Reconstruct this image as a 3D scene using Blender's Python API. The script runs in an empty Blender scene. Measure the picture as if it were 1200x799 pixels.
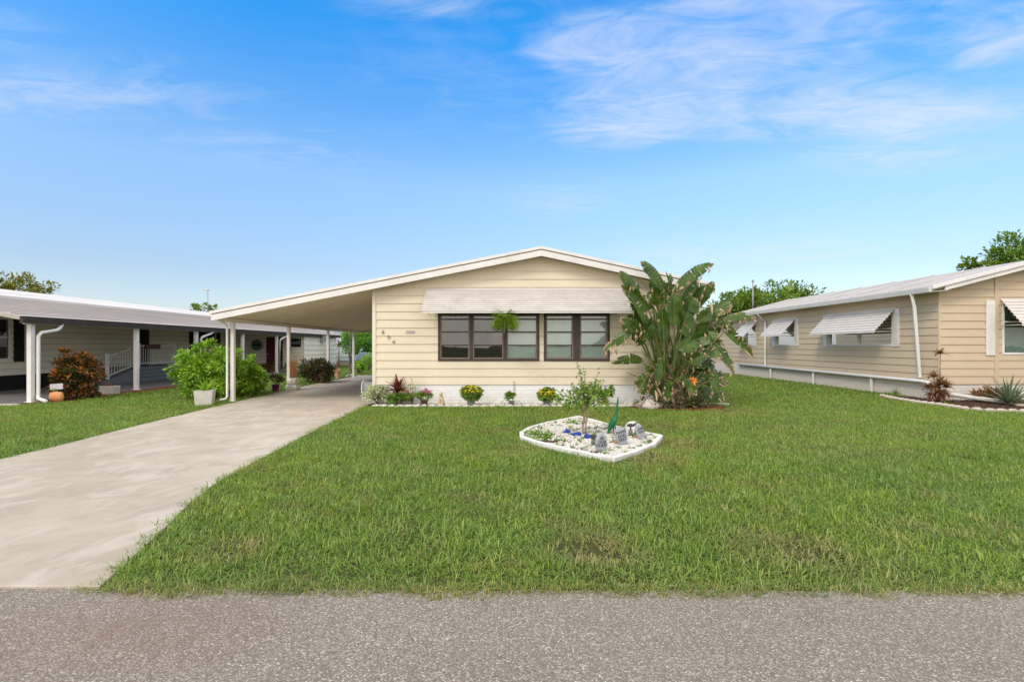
import bpy, bmesh, math, random
from mathutils import Vector, Matrix, noise
R = math.radians
PI = math.pi
rnd = random.Random(7)
sc = bpy.context.scene
COL = sc.collection
F = 600.0; VX = 597.0; HY = 405.0; CH = 1.5       # focal length and principal point in photo pixels, eye height

def at(px, py, Y):
    return Vector(((px - VX) / F * Y, Y, CH - (py - HY) / F * Y))
def gr(px, py):
    Y = CH * F / (py - HY)
    return Vector(((px - VX) / F * Y, Y, 0))

# ------------------------------------------------------------------ mesh builder
class MB:
    def __init__(s): s.v = []; s.f = []; s.smooth = []
    def add(s, vs, fs, sm=False):
        o = len(s.v); s.v += [tuple(v) for v in vs]
        for f in fs: s.f.append(tuple(i + o for i in f)); s.smooth.append(sm)
    def hexa(s, c):
        s.add(c, [(0,1,2,3),(7,6,5,4),(0,4,5,1),(1,5,6,2),(2,6,7,3),(3,7,4,0)])
    def box(s, x0, x1, y0, y1, z0, z1):
        s.hexa([(x0,y0,z0),(x1,y0,z0),(x1,y1,z0),(x0,y1,z0),(x0,y0,z1),(x1,y0,z1),(x1,y1,z1),(x0,y1,z1)])
    def obox(s, c, sx, sy, sz, rot=(0,0,0)):
        m = Matrix.Rotation(rot[2],3,'Z') @ Matrix.Rotation(rot[1],3,'Y') @ Matrix.Rotation(rot[0],3,'X')
        c = Vector(c); L = []
        for z in (-1,1):
            for x,y in ((-1,-1),(1,-1),(1,1),(-1,1)):
                L.append(c + m @ Vector((x*sx/2, y*sy/2, z*sz/2)))
        s.hexa(L)
    def prism(s, pts, ext):
        n = len(pts); e = Vector(ext)
        a = [Vector(p) for p in pts]; b = [p + e for p in a]
        s.add(a + b, [tuple(range(n))[::-1], tuple(range(n, 2*n))] + [(i, (i+1)%n, n+(i+1)%n, n+i) for i in range(n)])
    def tube(s, pts, rad, n=8, cap=True, sm=True):
        pts = [Vector(p) for p in pts]
        if not hasattr(rad, '__len__'): rad = [rad]*len(pts)
        vs = []; fs = []
        up = None
        for i, p in enumerate(pts):
            d = (pts[min(i+1, len(pts)-1)] - pts[max(i-1, 0)]).normalized()
            if up is None:
                up = Vector((0,0,1)) if abs(d.z) < .9 else Vector((1,0,0))
            a = d.cross(up)
            if a.length < 1e-4: a = d.cross(Vector((0,1,0)))
            a.normalize(); b = d.cross(a).normalized(); up = -b if False else up
            for k in range(n):
                t = 2*PI*k/n
                vs.append(p + (a*math.cos(t) + b*math.sin(t)) * rad[i])
        for i in range(len(pts)-1):
            for k in range(n):
                fs.append((i*n+k, i*n+(k+1)%n, (i+1)*n+(k+1)%n, (i+1)*n+k))
        if cap:
            fs.append(tuple(range(n))[::-1]); fs.append(tuple(range((len(pts)-1)*n, len(pts)*n)))
        s.add(vs, fs, sm)
    def lathe(s, c, prof, n=24, sx=1, sy=1, fl=0, sm=True):
        vs = []; fs = []
        for r, z in prof:
            for k in range(n):
                t = 2*PI*k/n; q = 1 + fl*math.cos(t*8)
                vs.append((c[0]+r*q*math.cos(t)*sx, c[1]+r*q*math.sin(t)*sy, c[2]+z))
        m = len(prof)
        for i in range(m-1):
            for k in range(n): fs.append((i*n+k, i*n+(k+1)%n, (i+1)*n+(k+1)%n, (i+1)*n+k))
        fs.append(tuple(range(n))[::-1]); fs.append(tuple(range((m-1)*n, m*n)))
        s.add(vs, fs, sm)
    def blob(s, c, rx, ry, rz, n=12, m=8, jit=0, sm=True, rot=None):
        vs = []; fs = []
        for i in range(m+1):
            ph = PI*i/m
            for k in range(n):
                t = 2*PI*k/n
                v = Vector((math.sin(ph)*math.cos(t), math.sin(ph)*math.sin(t), math.cos(ph)))
                q = 1 + jit*noise.noise(v*2.1 + Vector(c)*3)
                v = Vector((v.x*rx*q, v.y*ry*q, v.z*rz*q))
                if rot is not None: v = rot @ v
                vs.append(Vector(c) + v)
        for i in range(m):
            for k in range(n): fs.append((i*n+k, (i+1)*n+k, (i+1)*n+(k+1)%n, i*n+(k+1)%n))
        s.add(vs, fs, sm)
    def leaf(s, p, d, nrm, L, W, bend=.25, fold=.25):
        # a folded, bent leaf of four faces
        p = Vector(p); d = Vector(d).normalized(); n = Vector(nrm)
        sd = d.cross(n)
        if sd.length < 1e-3: sd = d.cross(Vector((.3,.5,.8)))
        sd.normalize(); n = sd.cross(d).normalized()
        m = p + d*L*.5 + n*(bend*L*.12)
        t = p + d*L - n*bend*L*.5
        e = n*W*fold
        s.add([p, p+d*L*.4+sd*W*.5+e, m, p+d*L*.4-sd*W*.5+e, t], [(0,1,2),(0,2,3),(1,4,2),(2,4,3)])

ORG = {}
def mesh_of(name, mb, mat, off, recalc):
    me = bpy.data.meshes.new(name)
    me.from_pydata([(v[0]-off[0], v[1]-off[1], v[2]-off[2]) for v in mb.v], [], mb.f)
    me.polygons.foreach_set('use_smooth', mb.smooth)
    if recalc:
        bm = bmesh.new(); bm.from_mesh(me); bmesh.ops.recalc_face_normals(bm, faces=bm.faces); bm.to_mesh(me); bm.free()
    me.materials.append(mat); me.update()
    return me
def obj(name, mb, mat, parent=None, recalc=True, bevel=0, label=None, org=None):
    off = ORG.get(parent.name, Vector((0,0,0))) if parent else (Vector(org) if org else Vector((0,0,0)))
    me = mesh_of(name, mb, mat, off, recalc)
    o = bpy.data.objects.new(name, me); COL.objects.link(o)
    if parent: o.parent = parent
    else: o.location = off
    ORG[o.name] = off
    if bevel:
        b = o.modifiers.new('bevel', 'BEVEL'); b.width = bevel; b.segments = 2; b.limit_method = 'ANGLE'; b.angle_limit = R(40)
    if label: o['label'] = label
    return o
def thing(name, label, cat, loc, group=None):
    o = bpy.data.objects.new(name, None); COL.objects.link(o)
    o.location = loc; o.empty_display_size = .1
    o['label'] = label; o['category'] = cat
    if group: o['group'] = group
    ORG[o.name] = Vector(loc)
    return o
def tag(o, label, cat, group=None, kind=None):
    o['label'] = label
    o['category'] = cat
    if group: o['group'] = group
    if kind: o['kind'] = kind
    return o
def struct(name, mb, mat, label=None):
    o = obj(name, mb, mat, recalc=False); o['kind'] = 'structure'
    if label: o['label'] = label
    return o

# ------------------------------------------------------------------ materials
class N:
    def __init__(s, name):
        s.m = bpy.data.materials.new(name); s.m.use_nodes = True
        s.t = s.m.node_tree; s.b = s.t.nodes['Principled BSDF']; s.out = s.t.nodes['Material Output']
        s.geo = None
    def n(s, ty, **kw):
        nd = s.t.nodes.new(ty)
        for k, v in kw.items(): setattr(nd, k, v)
        return nd
    def l(s, a, b): s.t.links.new(a, b)
    def pos(s, scale=(1,1,1), rot=(0,0,0)):
        if s.geo is None: s.geo = s.n('ShaderNodeNewGeometry')
        mp = s.n('ShaderNodeMapping'); mp.inputs['Scale'].default_value = scale; mp.inputs['Rotation'].default_value = rot
        s.l(s.geo.outputs['Position'], mp.inputs[0]); return mp.outputs[0]
    def noise(s, scale, detail=3, rough=.55, sc3=(1,1,1), dist=0):
        x = s.n('ShaderNodeTexNoise'); x.inputs['Scale'].default_value = scale; x.inputs['Detail'].default_value = detail
        x.inputs['Roughness'].default_value = rough; x.inputs['Distortion'].default_value = dist
        s.l(s.pos(sc3), x.inputs['Vector']); return x.outputs[0]
    def ramp(s, fac, stops, interp='LINEAR'):
        r = s.n('ShaderNodeValToRGB'); r.color_ramp.interpolation = interp; e = r.color_ramp.elements
        while len(e) < len(stops): e.new(.5)
        for i, (p, c) in enumerate(stops):
            e[i].position = p; e[i].color = (c[0], c[1], c[2], 1) if hasattr(c, '__len__') else (c, c, c, 1)
        s.l(fac, r.inputs[0]); return r.outputs[0]
    def mix(s, fac, a, b, mode='MIX'):
        x = s.n('ShaderNodeMix', data_type='RGBA', blend_type=mode)
        for k, v in ((0, fac), (6, a), (7, b)):
            if hasattr(v, 'is_output'): s.l(v, x.inputs[k])
            elif k == 0: x.inputs[0].default_value = v
            else: x.inputs[k].default_value = (v[0], v[1], v[2], 1)
        return x.outputs[2]
    def math(s, op, a, b=0, c=0):
        x = s.n('ShaderNodeMath', operation=op)
        for k, v in ((0, a), (1, b), (2, c)):
            if hasattr(v, 'is_output'): s.l(v, x.inputs[k])
            else: x.inputs[k].default_value = v
        return x.outputs[0]
    def color(s, c): 
        if hasattr(c, 'is_output'): s.l(c, s.b.inputs['Base Color'])
        else: s.b.inputs['Base Color'].default_value = (*c, 1)
    def bump(s, h, strength=.3, dist=.01):
        x = s.n('ShaderNodeBump'); x.inputs['Strength'].default_value = strength; x.inputs['Distance'].default_value = dist
        s.l(h, x.inputs['Height']); s.l(x.outputs[0], s.b.inputs['Normal'])
    def rough(s, v, spec=.5):
        if hasattr(v, 'is_output'): s.l(v, s.b.inputs['Roughness'])
        else: s.b.inputs['Roughness'].default_value = v
        s.b.inputs['Specular IOR Level'].default_value = spec

def paint(name, c, var=.12, scale=3, rough=.55, bump=.08, sc3=(1,1,1), dirt=None, dirt_amt=.5, dscale=1.5, metal=0, spec=.4, fine=60):
    m = N(name)
    d = tuple(x*(1-var) for x in c); e = tuple(min(1, x*(1+var*.6)) for x in c)
    col = m.ramp(m.noise(scale, 5, .6, sc3), [(.3, d), (.7, e)])
    if dirt:
        f = m.ramp(m.noise(dscale, 6, .65, (1,1,.6)), [(.52, 0), (.75, dirt_amt)])
        col = m.mix(f, col, dirt)
    m.color(col); m.rough(rough, spec); m.b.inputs['Metallic'].default_value = metal
    if bump: m.bump(m.noise(fine, 3, .6), bump, .004)
    return m.m

def siding_mat(name, c, axis):
    # vinyl/hardboard siding: soft weathering, panel to panel tone, faint grain along the board
    m = N(name)
    sc3 = (.6, 6, 14) if axis == 'x' else (6, .6, 14)
    grain = m.noise(9, 4, .6, sc3)
    big = m.noise(.9, 5, .6)
    col = m.mix(m.ramp(big, [(.3, 0), (.7, 1)]), tuple(x*.93 for x in c), tuple(min(1, x*1.04) for x in c))
    col = m.mix(m.ramp(grain, [(.45, 0), (.8, .22)]), col, tuple(x*.82 for x in c))
    # thin grime streaks running down
    st = m.noise(3.2, 4, .7, (5, 5, .35))
    col = m.mix(m.ramp(st, [(.58, 0), (.8, .16)]), col, (.30, .25, .18))
    m.color(col); m.rough(.6, .3); m.bump(grain, .12, .004)
    return m.m

def foliage(name, cols, rough=.45, trans=.3, spec=.35, nscale=1.2, island=.6):
    m = N(name)
    g = m.n('ShaderNodeNewGeometry')
    k = len(cols)
    v = m.math('ADD', m.math('MULTIPLY', g.outputs['Random Per Island'], island), m.math('MULTIPLY', m.noise(nscale, 3), .55 if island > .1 else 1.0))
    stops = [(.12 + .76*i/(k-1), c) for i, c in enumerate(cols)]
    col = m.ramp(v, stops)
    m.color(col); m.rough(rough, spec)
    tr = m.n('ShaderNodeBsdfTranslucent'); m.l(m.mix(1, col, (1.5, 1.6, .7), 'MULTIPLY'), tr.inputs[0])
    mx = m.n('ShaderNodeMixShader'); mx.inputs[0].default_value = trans
    m.l(m.b.outputs[0], mx.inputs[1]); m.l(tr.outputs[0], mx.inputs[2]); m.l(mx.outputs[0], m.out.inputs[0])
    return m.m

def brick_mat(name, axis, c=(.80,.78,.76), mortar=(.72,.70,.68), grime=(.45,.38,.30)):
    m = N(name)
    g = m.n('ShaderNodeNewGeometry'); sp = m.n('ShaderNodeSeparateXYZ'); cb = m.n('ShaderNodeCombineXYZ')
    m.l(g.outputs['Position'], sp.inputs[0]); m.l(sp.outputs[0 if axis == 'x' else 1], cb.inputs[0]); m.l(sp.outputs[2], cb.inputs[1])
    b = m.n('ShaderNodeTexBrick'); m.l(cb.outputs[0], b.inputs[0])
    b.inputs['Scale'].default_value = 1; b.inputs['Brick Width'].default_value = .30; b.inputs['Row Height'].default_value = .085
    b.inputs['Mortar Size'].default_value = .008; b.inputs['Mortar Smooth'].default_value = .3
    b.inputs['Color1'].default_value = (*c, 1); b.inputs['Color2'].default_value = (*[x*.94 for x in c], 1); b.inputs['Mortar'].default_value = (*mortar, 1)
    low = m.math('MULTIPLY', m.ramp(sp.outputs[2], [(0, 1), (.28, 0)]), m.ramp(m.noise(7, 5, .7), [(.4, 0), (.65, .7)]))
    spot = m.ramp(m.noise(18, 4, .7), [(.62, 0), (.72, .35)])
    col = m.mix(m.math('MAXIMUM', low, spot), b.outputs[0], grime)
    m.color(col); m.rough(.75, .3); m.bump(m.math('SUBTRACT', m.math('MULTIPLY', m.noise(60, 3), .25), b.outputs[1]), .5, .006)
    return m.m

def glass_mat(name, tint=(.8,.88,.84), refl=1.0):
    m = N(name); m.t.nodes.remove(m.b)
    t = m.n('ShaderNodeBsdfTransparent'); t.inputs[0].default_value = (*tint, 1)
    g = m.n('ShaderNodeBsdfGlossy'); g.inputs['Roughness'].default_value = .015
    f = m.n('ShaderNodeFresnel'); f.inputs[0].default_value = 1.52
    bm_ = m.n('ShaderNodeBump'); bm_.inputs['Strength'].default_value = .04; bm_.inputs['Distance'].default_value = .02
    m.l(m.noise(2.3, 2), bm_.inputs['Height']); m.l(bm_.outputs[0], g.inputs['Normal'])
    k = m.math('ADD', m.math('MULTIPLY', f.outputs[0], 1.6*refl), .05*refl)
    mx = m.n('ShaderNodeMixShader'); m.l(k, mx.inputs[0]); m.l(t.outputs[0], mx.inputs[1]); m.l(g.outputs[0], mx.inputs[2])
    m.l(mx.outputs[0], m.out.inputs[0]); return m.m

def metal_roof(name, c, axis='y', pitch=.3):
    m = N(name)
    big = m.noise(1.2, 5, .6, (1, .25, 1)); st = m.noise(5, 4, .7, (.4, 3, .4))
    col = m.ramp(big, [(.3, tuple(x*.82 for x in c)), (.7, tuple(min(1, x*1.08) for x in c))])
    col = m.mix(m.ramp(st, [(.55, 0), (.75, .35)]), col, tuple(x*.55 for x in c))
    m.color(col); m.rough(.7, .2); m.bump(st, .1, .01); return m.m

M = {}
CREAM = (.69, .60, .455)
TAN = (.56, .445, .31)
GREIGE = (.84, .78, .66)
M['siding'] = siding_mat('cream_siding', CREAM, 'x')
M['siding_y'] = siding_mat('cream_siding_side', CREAM, 'y')
M['tan_x'] = siding_mat('tan_siding_front', TAN, 'x'); M['tan_y'] = siding_mat('tan_siding_side', TAN, 'y')
M['greige_x'] = siding_mat('greige_siding_front', GREIGE, 'x'); M['greige_y'] = siding_mat('greige_siding_side', GREIGE, 'y')
M['pale_x'] = siding_mat('pale_blue_siding', (.62,.68,.70), 'x'); M['pale_y'] = siding_mat('pale_blue_siding_side', (.62,.68,.70), 'y')
M['white'] = paint('white_metal_paint', (.74,.71,.68), .06, 4, .45, .04, dirt=(.42,.36,.3), dirt_amt=.35)
M['white2'] = paint('white_trim', (.72,.69,.65), .06, 2, .5, .05, dirt=(.45,.38,.3), dirt_amt=.3)
M['cream_trim'] = paint('cream_trim', (.70,.63,.52), .07, 3, .5, .05, dirt=(.4,.33,.24), dirt_amt=.4)
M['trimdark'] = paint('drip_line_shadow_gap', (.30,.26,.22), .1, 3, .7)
M['soffit'] = None
M['awning'] = paint('awning_enamel', (.60,.565,.52), .12, 2.2, .4, .04, sc3=(1,1,5), dirt=(.40,.35,.33), dirt_amt=.45, dscale=2.5)
M['awning_w'] = paint('awning_white_enamel', (.66,.61,.56), .08, 2.5, .4, .04, dirt=(.44,.38,.36), dirt_amt=.3)
M['roof_w'] = metal_roof('white_roof_coating', (.66,.62,.58))
M['roof_g'] = metal_roof('weathered_roof_pans', (.47,.415,.37))
M['roof_t'] = metal_roof('right_roof_coating', (.47,.435,.40))
M['dark_fascia'] = paint('charcoal_fascia', (.055,.046,.040), .2, 3, .75, spec=.15)
M['bronze'] = paint('bronze_aluminium', (.055,.038,.030), .25, 8, .42, .05)
M['bronze_l'] = paint('worn_bronze_aluminium', (.22,.155,.125), .25, 10, .5, .05)
M['glass'] = glass_mat('window_glass', (.95,.98,.965), 1.15)
M['glass_d'] = glass_mat('window_glass_dark', (.6,.68,.63), .5)
M['blind'] = paint('pale_green_blind', (.78,.90,.82), .06, 3, .7, 0)
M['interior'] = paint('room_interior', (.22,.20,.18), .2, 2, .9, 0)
M['dark'] = paint('dark_louvre', (.022,.019,.018), .2, 5, .75, spec=.15)
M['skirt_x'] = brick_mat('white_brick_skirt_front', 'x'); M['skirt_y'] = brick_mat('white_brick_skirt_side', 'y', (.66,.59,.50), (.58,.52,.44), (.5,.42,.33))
M['skirt_rx'] = brick_mat('beige_brick_skirt', 'x', (.66,.61,.54), (.58,.52,.46))
M['red_door'] = paint('dark_red_door', (.10,.013,.014), .2, 5, .5)
M['deck'] = paint('grey_painted_slab', (.21,.19,.18), .18, 1.3, .5, .1, dirt=(.2,.19,.18), dirt_amt=.5)
M['ramp'] = paint('blue_grey_deck_boards', (.20,.205,.20), .15, 4, .6, .1, sc3=(3,.5,8))
def soffit_mat():
    m = N('tan_soffit'); st = m.noise(6, 4, .6, (.3, .25, 1)); pan = m.n('ShaderNodeTexWave', bands_direction='Y')
    m.l(m.pos(), pan.inputs[0]); pan.inputs['Scale'].default_value = .85; pan.inputs['Distortion'].default_value = 0
    col = m.ramp(st, [(.3, (.76,.65,.50)), (.7, (.84,.74,.59))])
    col = m.mix(m.ramp(pan.outputs[1], [(.0, .3), (.06, 0)]), col, (.5,.40,.28))
    m.color(col); m.rough(.55, .3); m.bump(pan.outputs[1], .08, .02); return m.m
M['soffit'] = soffit_mat()

def concrete_mat():
    m = N('driveway_concrete')
    big = m.noise(.45, 6, .62, (1, 1, 1), .6); mid = m.noise(1.5, 7, .7, (.9, 1.2, 1), .5); fine = m.noise(38, 4, .7); strk = m.noise(1.6, 6, .68, (1.8, .9, 1), .6)
    col = m.ramp(big, [(.3, (.34,.28,.21)), (.5, (.435,.372,.288)), (.72, (.50,.437,.352))])
    col = m.mix(m.ramp(mid, [(.44, 0), (.64, .6)]), col, (.34,.28,.22))
    col = m.mix(m.ramp(strk, [(.5, 0), (.62, .45)]), col, (.56,.505,.43))
    col = m.mix(m.ramp(fine, [(.5, 0), (.8, .3)]), col, (.33,.29,.24))
    vo = m.n('ShaderNodeTexVoronoi'); vo.inputs['Scale'].default_value = 1.7; m.l(m.pos(), vo.inputs['Vector'])
    col = m.mix(m.ramp(vo.outputs['Distance'], [(.015, .6), (.03, 0)]), col, (.12,.09,.07))
    m.color(col); m.rough(.8, .3); m.bump(m.math('ADD', fine, m.math('MULTIPLY', m.noise(140, 2), .5)), .25, .004); return m.m
M['concrete'] = concrete_mat()
def asphalt_mat():
    m = N('chip_seal_asphalt')
    vo = m.n('ShaderNodeTexVoronoi'); vo.inputs['Scale'].default_value = 105; m.l(m.pos(), vo.inputs['Vector'])
    sp = m.n('ShaderNodeSeparateColor'); m.l(vo.outputs['Color'], sp.inputs[0])
    st = m.ramp(sp.outputs[0], [(0, (.18,.152,.118)), (.45, (.262,.228,.182)), (.8, (.34,.30,.24)), (.96, (.45,.405,.335)), (1, (.58,.53,.45))])
    edge = m.ramp(vo.outputs['Distance'], [(.35, 0), (.75, .8)])
    col = m.mix(edge, st, (.137,.118,.093))
    big = m.noise(.8, 6, .65)
    col = m.mix(m.ramp(big, [(.4, 0), (.7, .35)]), col, m.mix(1, col, (.72,.68,.66), 'MULTIPLY'))
    g = m.geo
    # iron-brown stain on the left by the apron
    sx = m.n('ShaderNodeVectorMath', operation='DISTANCE'); m.l(m.pos((.75,1.5,0)), sx.inputs[0]); sx.inputs[1].default_value = (-1.5, 4.05, 0)
    f = m.math('MULTIPLY', m.ramp(sx.outputs['Value'], [(.1, 1), (.75, 0)]), m.ramp(m.noise(6, 5, .7), [(.35, .1), (.65, .55)]))
    col = m.mix(f, col, (.20,.115,.085))
    m.color(col); m.rough(.85, .25)
    m.bump(m.math('SUBTRACT', 1, vo.outputs['Distance']), .5, .005); return m.m
M['asphalt'] = asphalt_mat()
def soil_mat():
    m = N('lawn_ground')
    a = m.noise(1.1, 6, .65); b = m.noise(14, 5, .7); 
    g = m.ramp(b, [(.3, (.035,.038,.012)), (.6, (.075,.075,.025)), (.8, (.14,.11,.05))])
    s = m.ramp(b, [(.3, (.13,.085,.05)), (.7, (.27,.19,.125))])
    col = m.mix(m.ramp(a, [(.55, 0), (.72, .8)]), g, s)
    m.color(col); m.rough(.95, .1); m.bump(b, .6, .02); return m.m
M['soil'] = soil_mat()
def grass_mat():
    m = N('grass_blades')
    g = m.n('ShaderNodeNewGeometry')
    r = g.outputs['Random Per Island']
    big = m.noise(.55, 4, .6); mid = m.noise(3.2, 4, .65)
    v = m.math('ADD', m.math('MULTIPLY', r, .45), m.math('MULTIPLY', mid, .6))
    col = m.ramp(v, [(.12, (.040,.088,.008)), (.42, (.130,.230,.024)), (.72, (.260,.370,.058)), (.92, (.47,.52,.16))])
    dry = m.mix(r, (.28,.20,.09), (.40,.34,.15))
    # straw patches: world noise plus the worn spots round the planter and along the street edge
    f = m.ramp(m.noise(1.35, 7, .72, (1,1,0)), [(.50, .06), (.64, .7)])
    f = m.math('MULTIPLY', f, m.ramp(r, [(.35, 0), (.6, 1)]))
    for (x, y, rad, amt) in DRY:
        ds = m.n('ShaderNodeVectorMath', operation='DISTANCE'); m.l(m.pos((1,1,0)), ds.inputs[0]); ds.inputs[1].default_value = (x, y, 0)
        k = m.math('MULTIPLY', m.ramp(m.math('DIVIDE', ds.outputs['Value'], rad), [(.3, amt), (1, 0)]), m.ramp(m.noise(4.5, 4, .7), [(.35, .15), (.6, 1)]))
        f = m.math('MAXIMUM', f, m.math('MULTIPLY', k, m.ramp(r, [(.1, .4), (.6, 1)])))
    sp = m.n('ShaderNodeSeparateXYZ'); m.l(g.outputs['Position'], sp.inputs[0])
    e = m.math('MULTIPLY', m.ramp(m.math('SUBTRACT', sp.outputs[1], 3.0), [(.06, .95), (.30, 0)]), m.ramp(r, [(.2, 0), (.7, 1)]))
    f = m.math('MAXIMUM', f, e)
    col = m.mix(f, col, dry)
    col = m.mix(m.ramp(big, [(.38, 0), (.62, .35)]), col, m.mix(1, col, (1.32,1.14,.62), 'MULTIPLY'))
    col = m.mix(m.ramp(m.noise(.8, 3), [(.5, 0), (.68, .6)]), col, m.mix(1, col, (.72,.84,.80), 'MULTIPLY'))
    m.color(col); m.rough(.42, .5)
    tr = m.n('ShaderNodeBsdfTranslucent'); m.l(m.mix(1, col, (1.4,1.5,.7), 'MULTIPLY'), tr.inputs[0])
    mx = m.n('ShaderNodeMixShader'); mx.inputs[0].default_value = .3
    m.l(m.b.outputs[0], mx.inputs[1]); m.l(tr.outputs[0], mx.inputs[2]); m.l(mx.outputs[0], m.out.inputs[0])
    return m.m
DRY = [(.62, 3.72, .50, 1.15), (2.05, 3.78, .62, .95), (-2.0, 3.75, .40, .8), (1.85, 6.75, .75, 1), (2.55, 7.7, .7, 1), (.15, 7.4, .6, .6), (-.3, 9.0, .6, .6), (2.9, 9.5, 1.3, .6), (4.9, 11.6, 1.2, .8), (1.6, 11.3, 1.5, .45), (-5.9, 3.2, .5, .0), (4.6, 7.5, 1.6, .35)]
M['grass'] = grass_mat()
M['pebble'] = paint('white_pebble', (.60,.57,.51), .30, 25, .7, .2)
M['curb'] = paint('white_painted_block', (.66,.64,.61), .10, 9, .75, .35, dirt=(.34,.29,.23), dirt_amt=.7, dscale=5, fine=40)
M['mulch'] = paint('red_mulch', (.22,.062,.032), .45, 14, .9, .3)
M['mulch_d'] = paint('brown_mulch', (.11,.058,.04), .45, 14, .9, .3)
M['edging'] = paint('pinkish_edging_block', (.52,.44,.37), .15, 9, .85, .3, dirt=(.3,.25,.2), dirt_amt=.4, fine=40)
M['bark'] = paint('grey_brown_bark', (.20,.15,.11), .3, 14, .9, .6, sc3=(1,1,.4), fine=30)
M['planter_c'] = paint('cast_concrete', (.60,.56,.50), .12, 7, .85, .35, dirt=(.3,.27,.22), dirt_amt=.5, dscale=4)
M['stone'] = paint('grey_speckled_stone', (.33,.34,.36), .35, 40, .8, .4)
M['ink'] = paint('dark_lettering', (.04,.04,.045), .1, 4, .7, 0)
M['terracotta'] = paint('terracotta', (.36,.15,.08), .2, 9, .8, .15)

# ------------------------------------------------------------------ wall helpers
def W(o, u, n):
    o = Vector(o); u = Vector(u); n = Vector(n)
    return lambda s, d, z: o + u*s + n*d + Vector((0,0,z))
def wb(mb, w, s0, s1, d0, d1, z0, z1):
    mb.hexa([w(s0,d0,z0), w(s1,d0,z0), w(s1,d1,z0), w(s0,d1,z0), w(s0,d0,z1), w(s1,d0,z1), w(s1,d1,z1), w(s0,d1,z1)])
def lap_wall(mb, w, s0, s1, z0, top, holes=(), pitch=.206, brk=(), butt=.020):
    """top: list of (s, z) breakpoints; boards overlap, each one standing out at its lower edge"""
    def T(s):
        for (a, za), (b, zb) in zip(top, top[1:]):
            if a - 1e-6 <= s <= b + 1e-6: return za + (zb-za)*(s-a)/(b-a) if b > a else za
        return top[-1][1]
    zmax = max(z for s, z in top)
    cuts = sorted(set([z0 + pitch*i for i in range(int((zmax-z0)/pitch)+2)] + [h[2] for h in holes] + [h[3] for h in holes]))
    for a, b in zip(cuts, cuts[1:]):
        if b - a < 1e-4 or a >= zmax: continue
        i = math.floor((a - z0 + 1e-5)/pitch); cz0 = z0 + i*pitch; cz1 = cz0 + pitch
        D = lambda z: .003 + butt*(cz1 - z)/pitch
        ivs = [(s0, s1)]
        for h in holes:
            if h[2] < b - 1e-5 and h[3] > a + 1e-5:
                nv = []
                for p, q in ivs:
                    if h[1] <= p or h[0] >= q: nv.append((p, q)); continue
                    if h[0] > p: nv.append((p, h[0]))
                    if h[1] < q: nv.append((h[1], q))
                ivs = nv
        for p, q in ivs:
            # split by break points of the roof line so that each piece is convex
            xs = sorted(set([p, q] + [t[0] for t in top if p < t[0] < q] + [x for x in brk if p < x < q]))
            for x0, x1 in zip(xs, xs[1:]):
                t0, t1 = T(x0+1e-7), T(x1-1e-7)
                pts = [(x0, a), (x1, a), (x1, b), (x0, b)]
                def side(pt):
                    return t0 + (t1-t0)*(pt[0]-x0)/(x1-x0) - pt[1]
                out = []
                for k in range(4):
                    A, B = pts[k], pts[(k+1) % 4]; fa, fb = side(A), side(B)
                    if fa >= 0: out.append(A)
                    if (fa > 0) != (fb > 0) and abs(fa-fb) > 1e-9:
                        t = fa/(fa-fb); out.append((A[0]+(B[0]-A[0])*t, A[1]+(B[1]-A[1])*t))
                if len(out) < 3: continue
                mb.add([w(s, D(z), z) for s, z in out], [tuple(range(len(out)))])
                if abs(a - cz0) < 1e-4:
                    lo = [o for o in out if abs(o[1]-a) < 1e-6]
                    if len(lo) >= 2:
                        l0, l1 = min(lo), max(lo)
                        mb.add([w(l0[0], D(a), a), w(l1[0], D(a), a), w(l1[0], .001, a), w(l0[0], .001, a)], [(0,1,2,3)])
def window(parent, w, s0, s1, z0, z1, cols, rows, fm, glass, blind=None, fw=.045, label=None, inner=None, fd=.03, blind_gap=.065):
    """cols: mullion positions with widths; rows: heights of cross bars"""
    mb = MB()
    wb(mb, w, s0-.01, s1+.01, -.10, fd, z0-.012, z0+fw); wb(mb, w, s0-.01, s1+.01, -.10, fd, z1-fw, z1+.012)
    wb(mb, w, s0-.01, s0+fw, -.10, fd-.002, z0+fw, z1-fw); wb(mb, w, s1-fw, s1+.01, -.10, fd-.002, z0+fw, z1-fw)
    xs = [s0+fw]
    for c, cw in cols:
        wb(mb, w, c-cw/2, c+cw/2, -.08, fd-.006, z0+fw, z1-fw); xs += [c-cw/2, c+cw/2]
    xs.append(s1-fw)
    o = obj('window', mb, fm, parent, label=label, bevel=.003)
    rb = MB(); pn = MB(); bars = MB()
    for a, b in zip(xs[::2], xs[1::2]):
        for r in rows: wb(bars, w, a, b, -.05, .004, r-.017, r+.017)
        if inner:
            for q in (a, b-.03): wb(rb, w, q, q+.03, -.045, .008, z0+fw+.001, z1-fw-.001)
            for q in (z0+fw+.002, z1-fw-.032): wb(rb, w, a+.03, b-.03, -.045, .006, q, q+.03)
        pn.add([w(a, -.03, z0+fw), w(b, -.03, z0+fw), w(b, -.03, z1-fw), w(a, -.03, z1-fw)], [(0,1,2,3)])
    if bars.v: obj('glazing_bar', bars, fm, o)
    if rb.v: obj('sash', rb, inner or fm, o)
    obj('pane', pn, glass, o, recalc=False)
    if blind:
        for (a, b, mt) in blind:
            bb = MB(); zz = z0 + .03; k = 0
            while zz < z1 - .02:   # slats
                z2 = min(zz + .034, z1-.01)
                bb.add([w(a, -blind_gap+.010, zz), w(b, -blind_gap+.010, zz), w(b, -blind_gap-.010, z2), w(a, -blind_gap-.010, z2)], [(0,1,2,3)]); zz += .033
            obj('blind', bb, mt, o, recalc=False)
    return o
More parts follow.
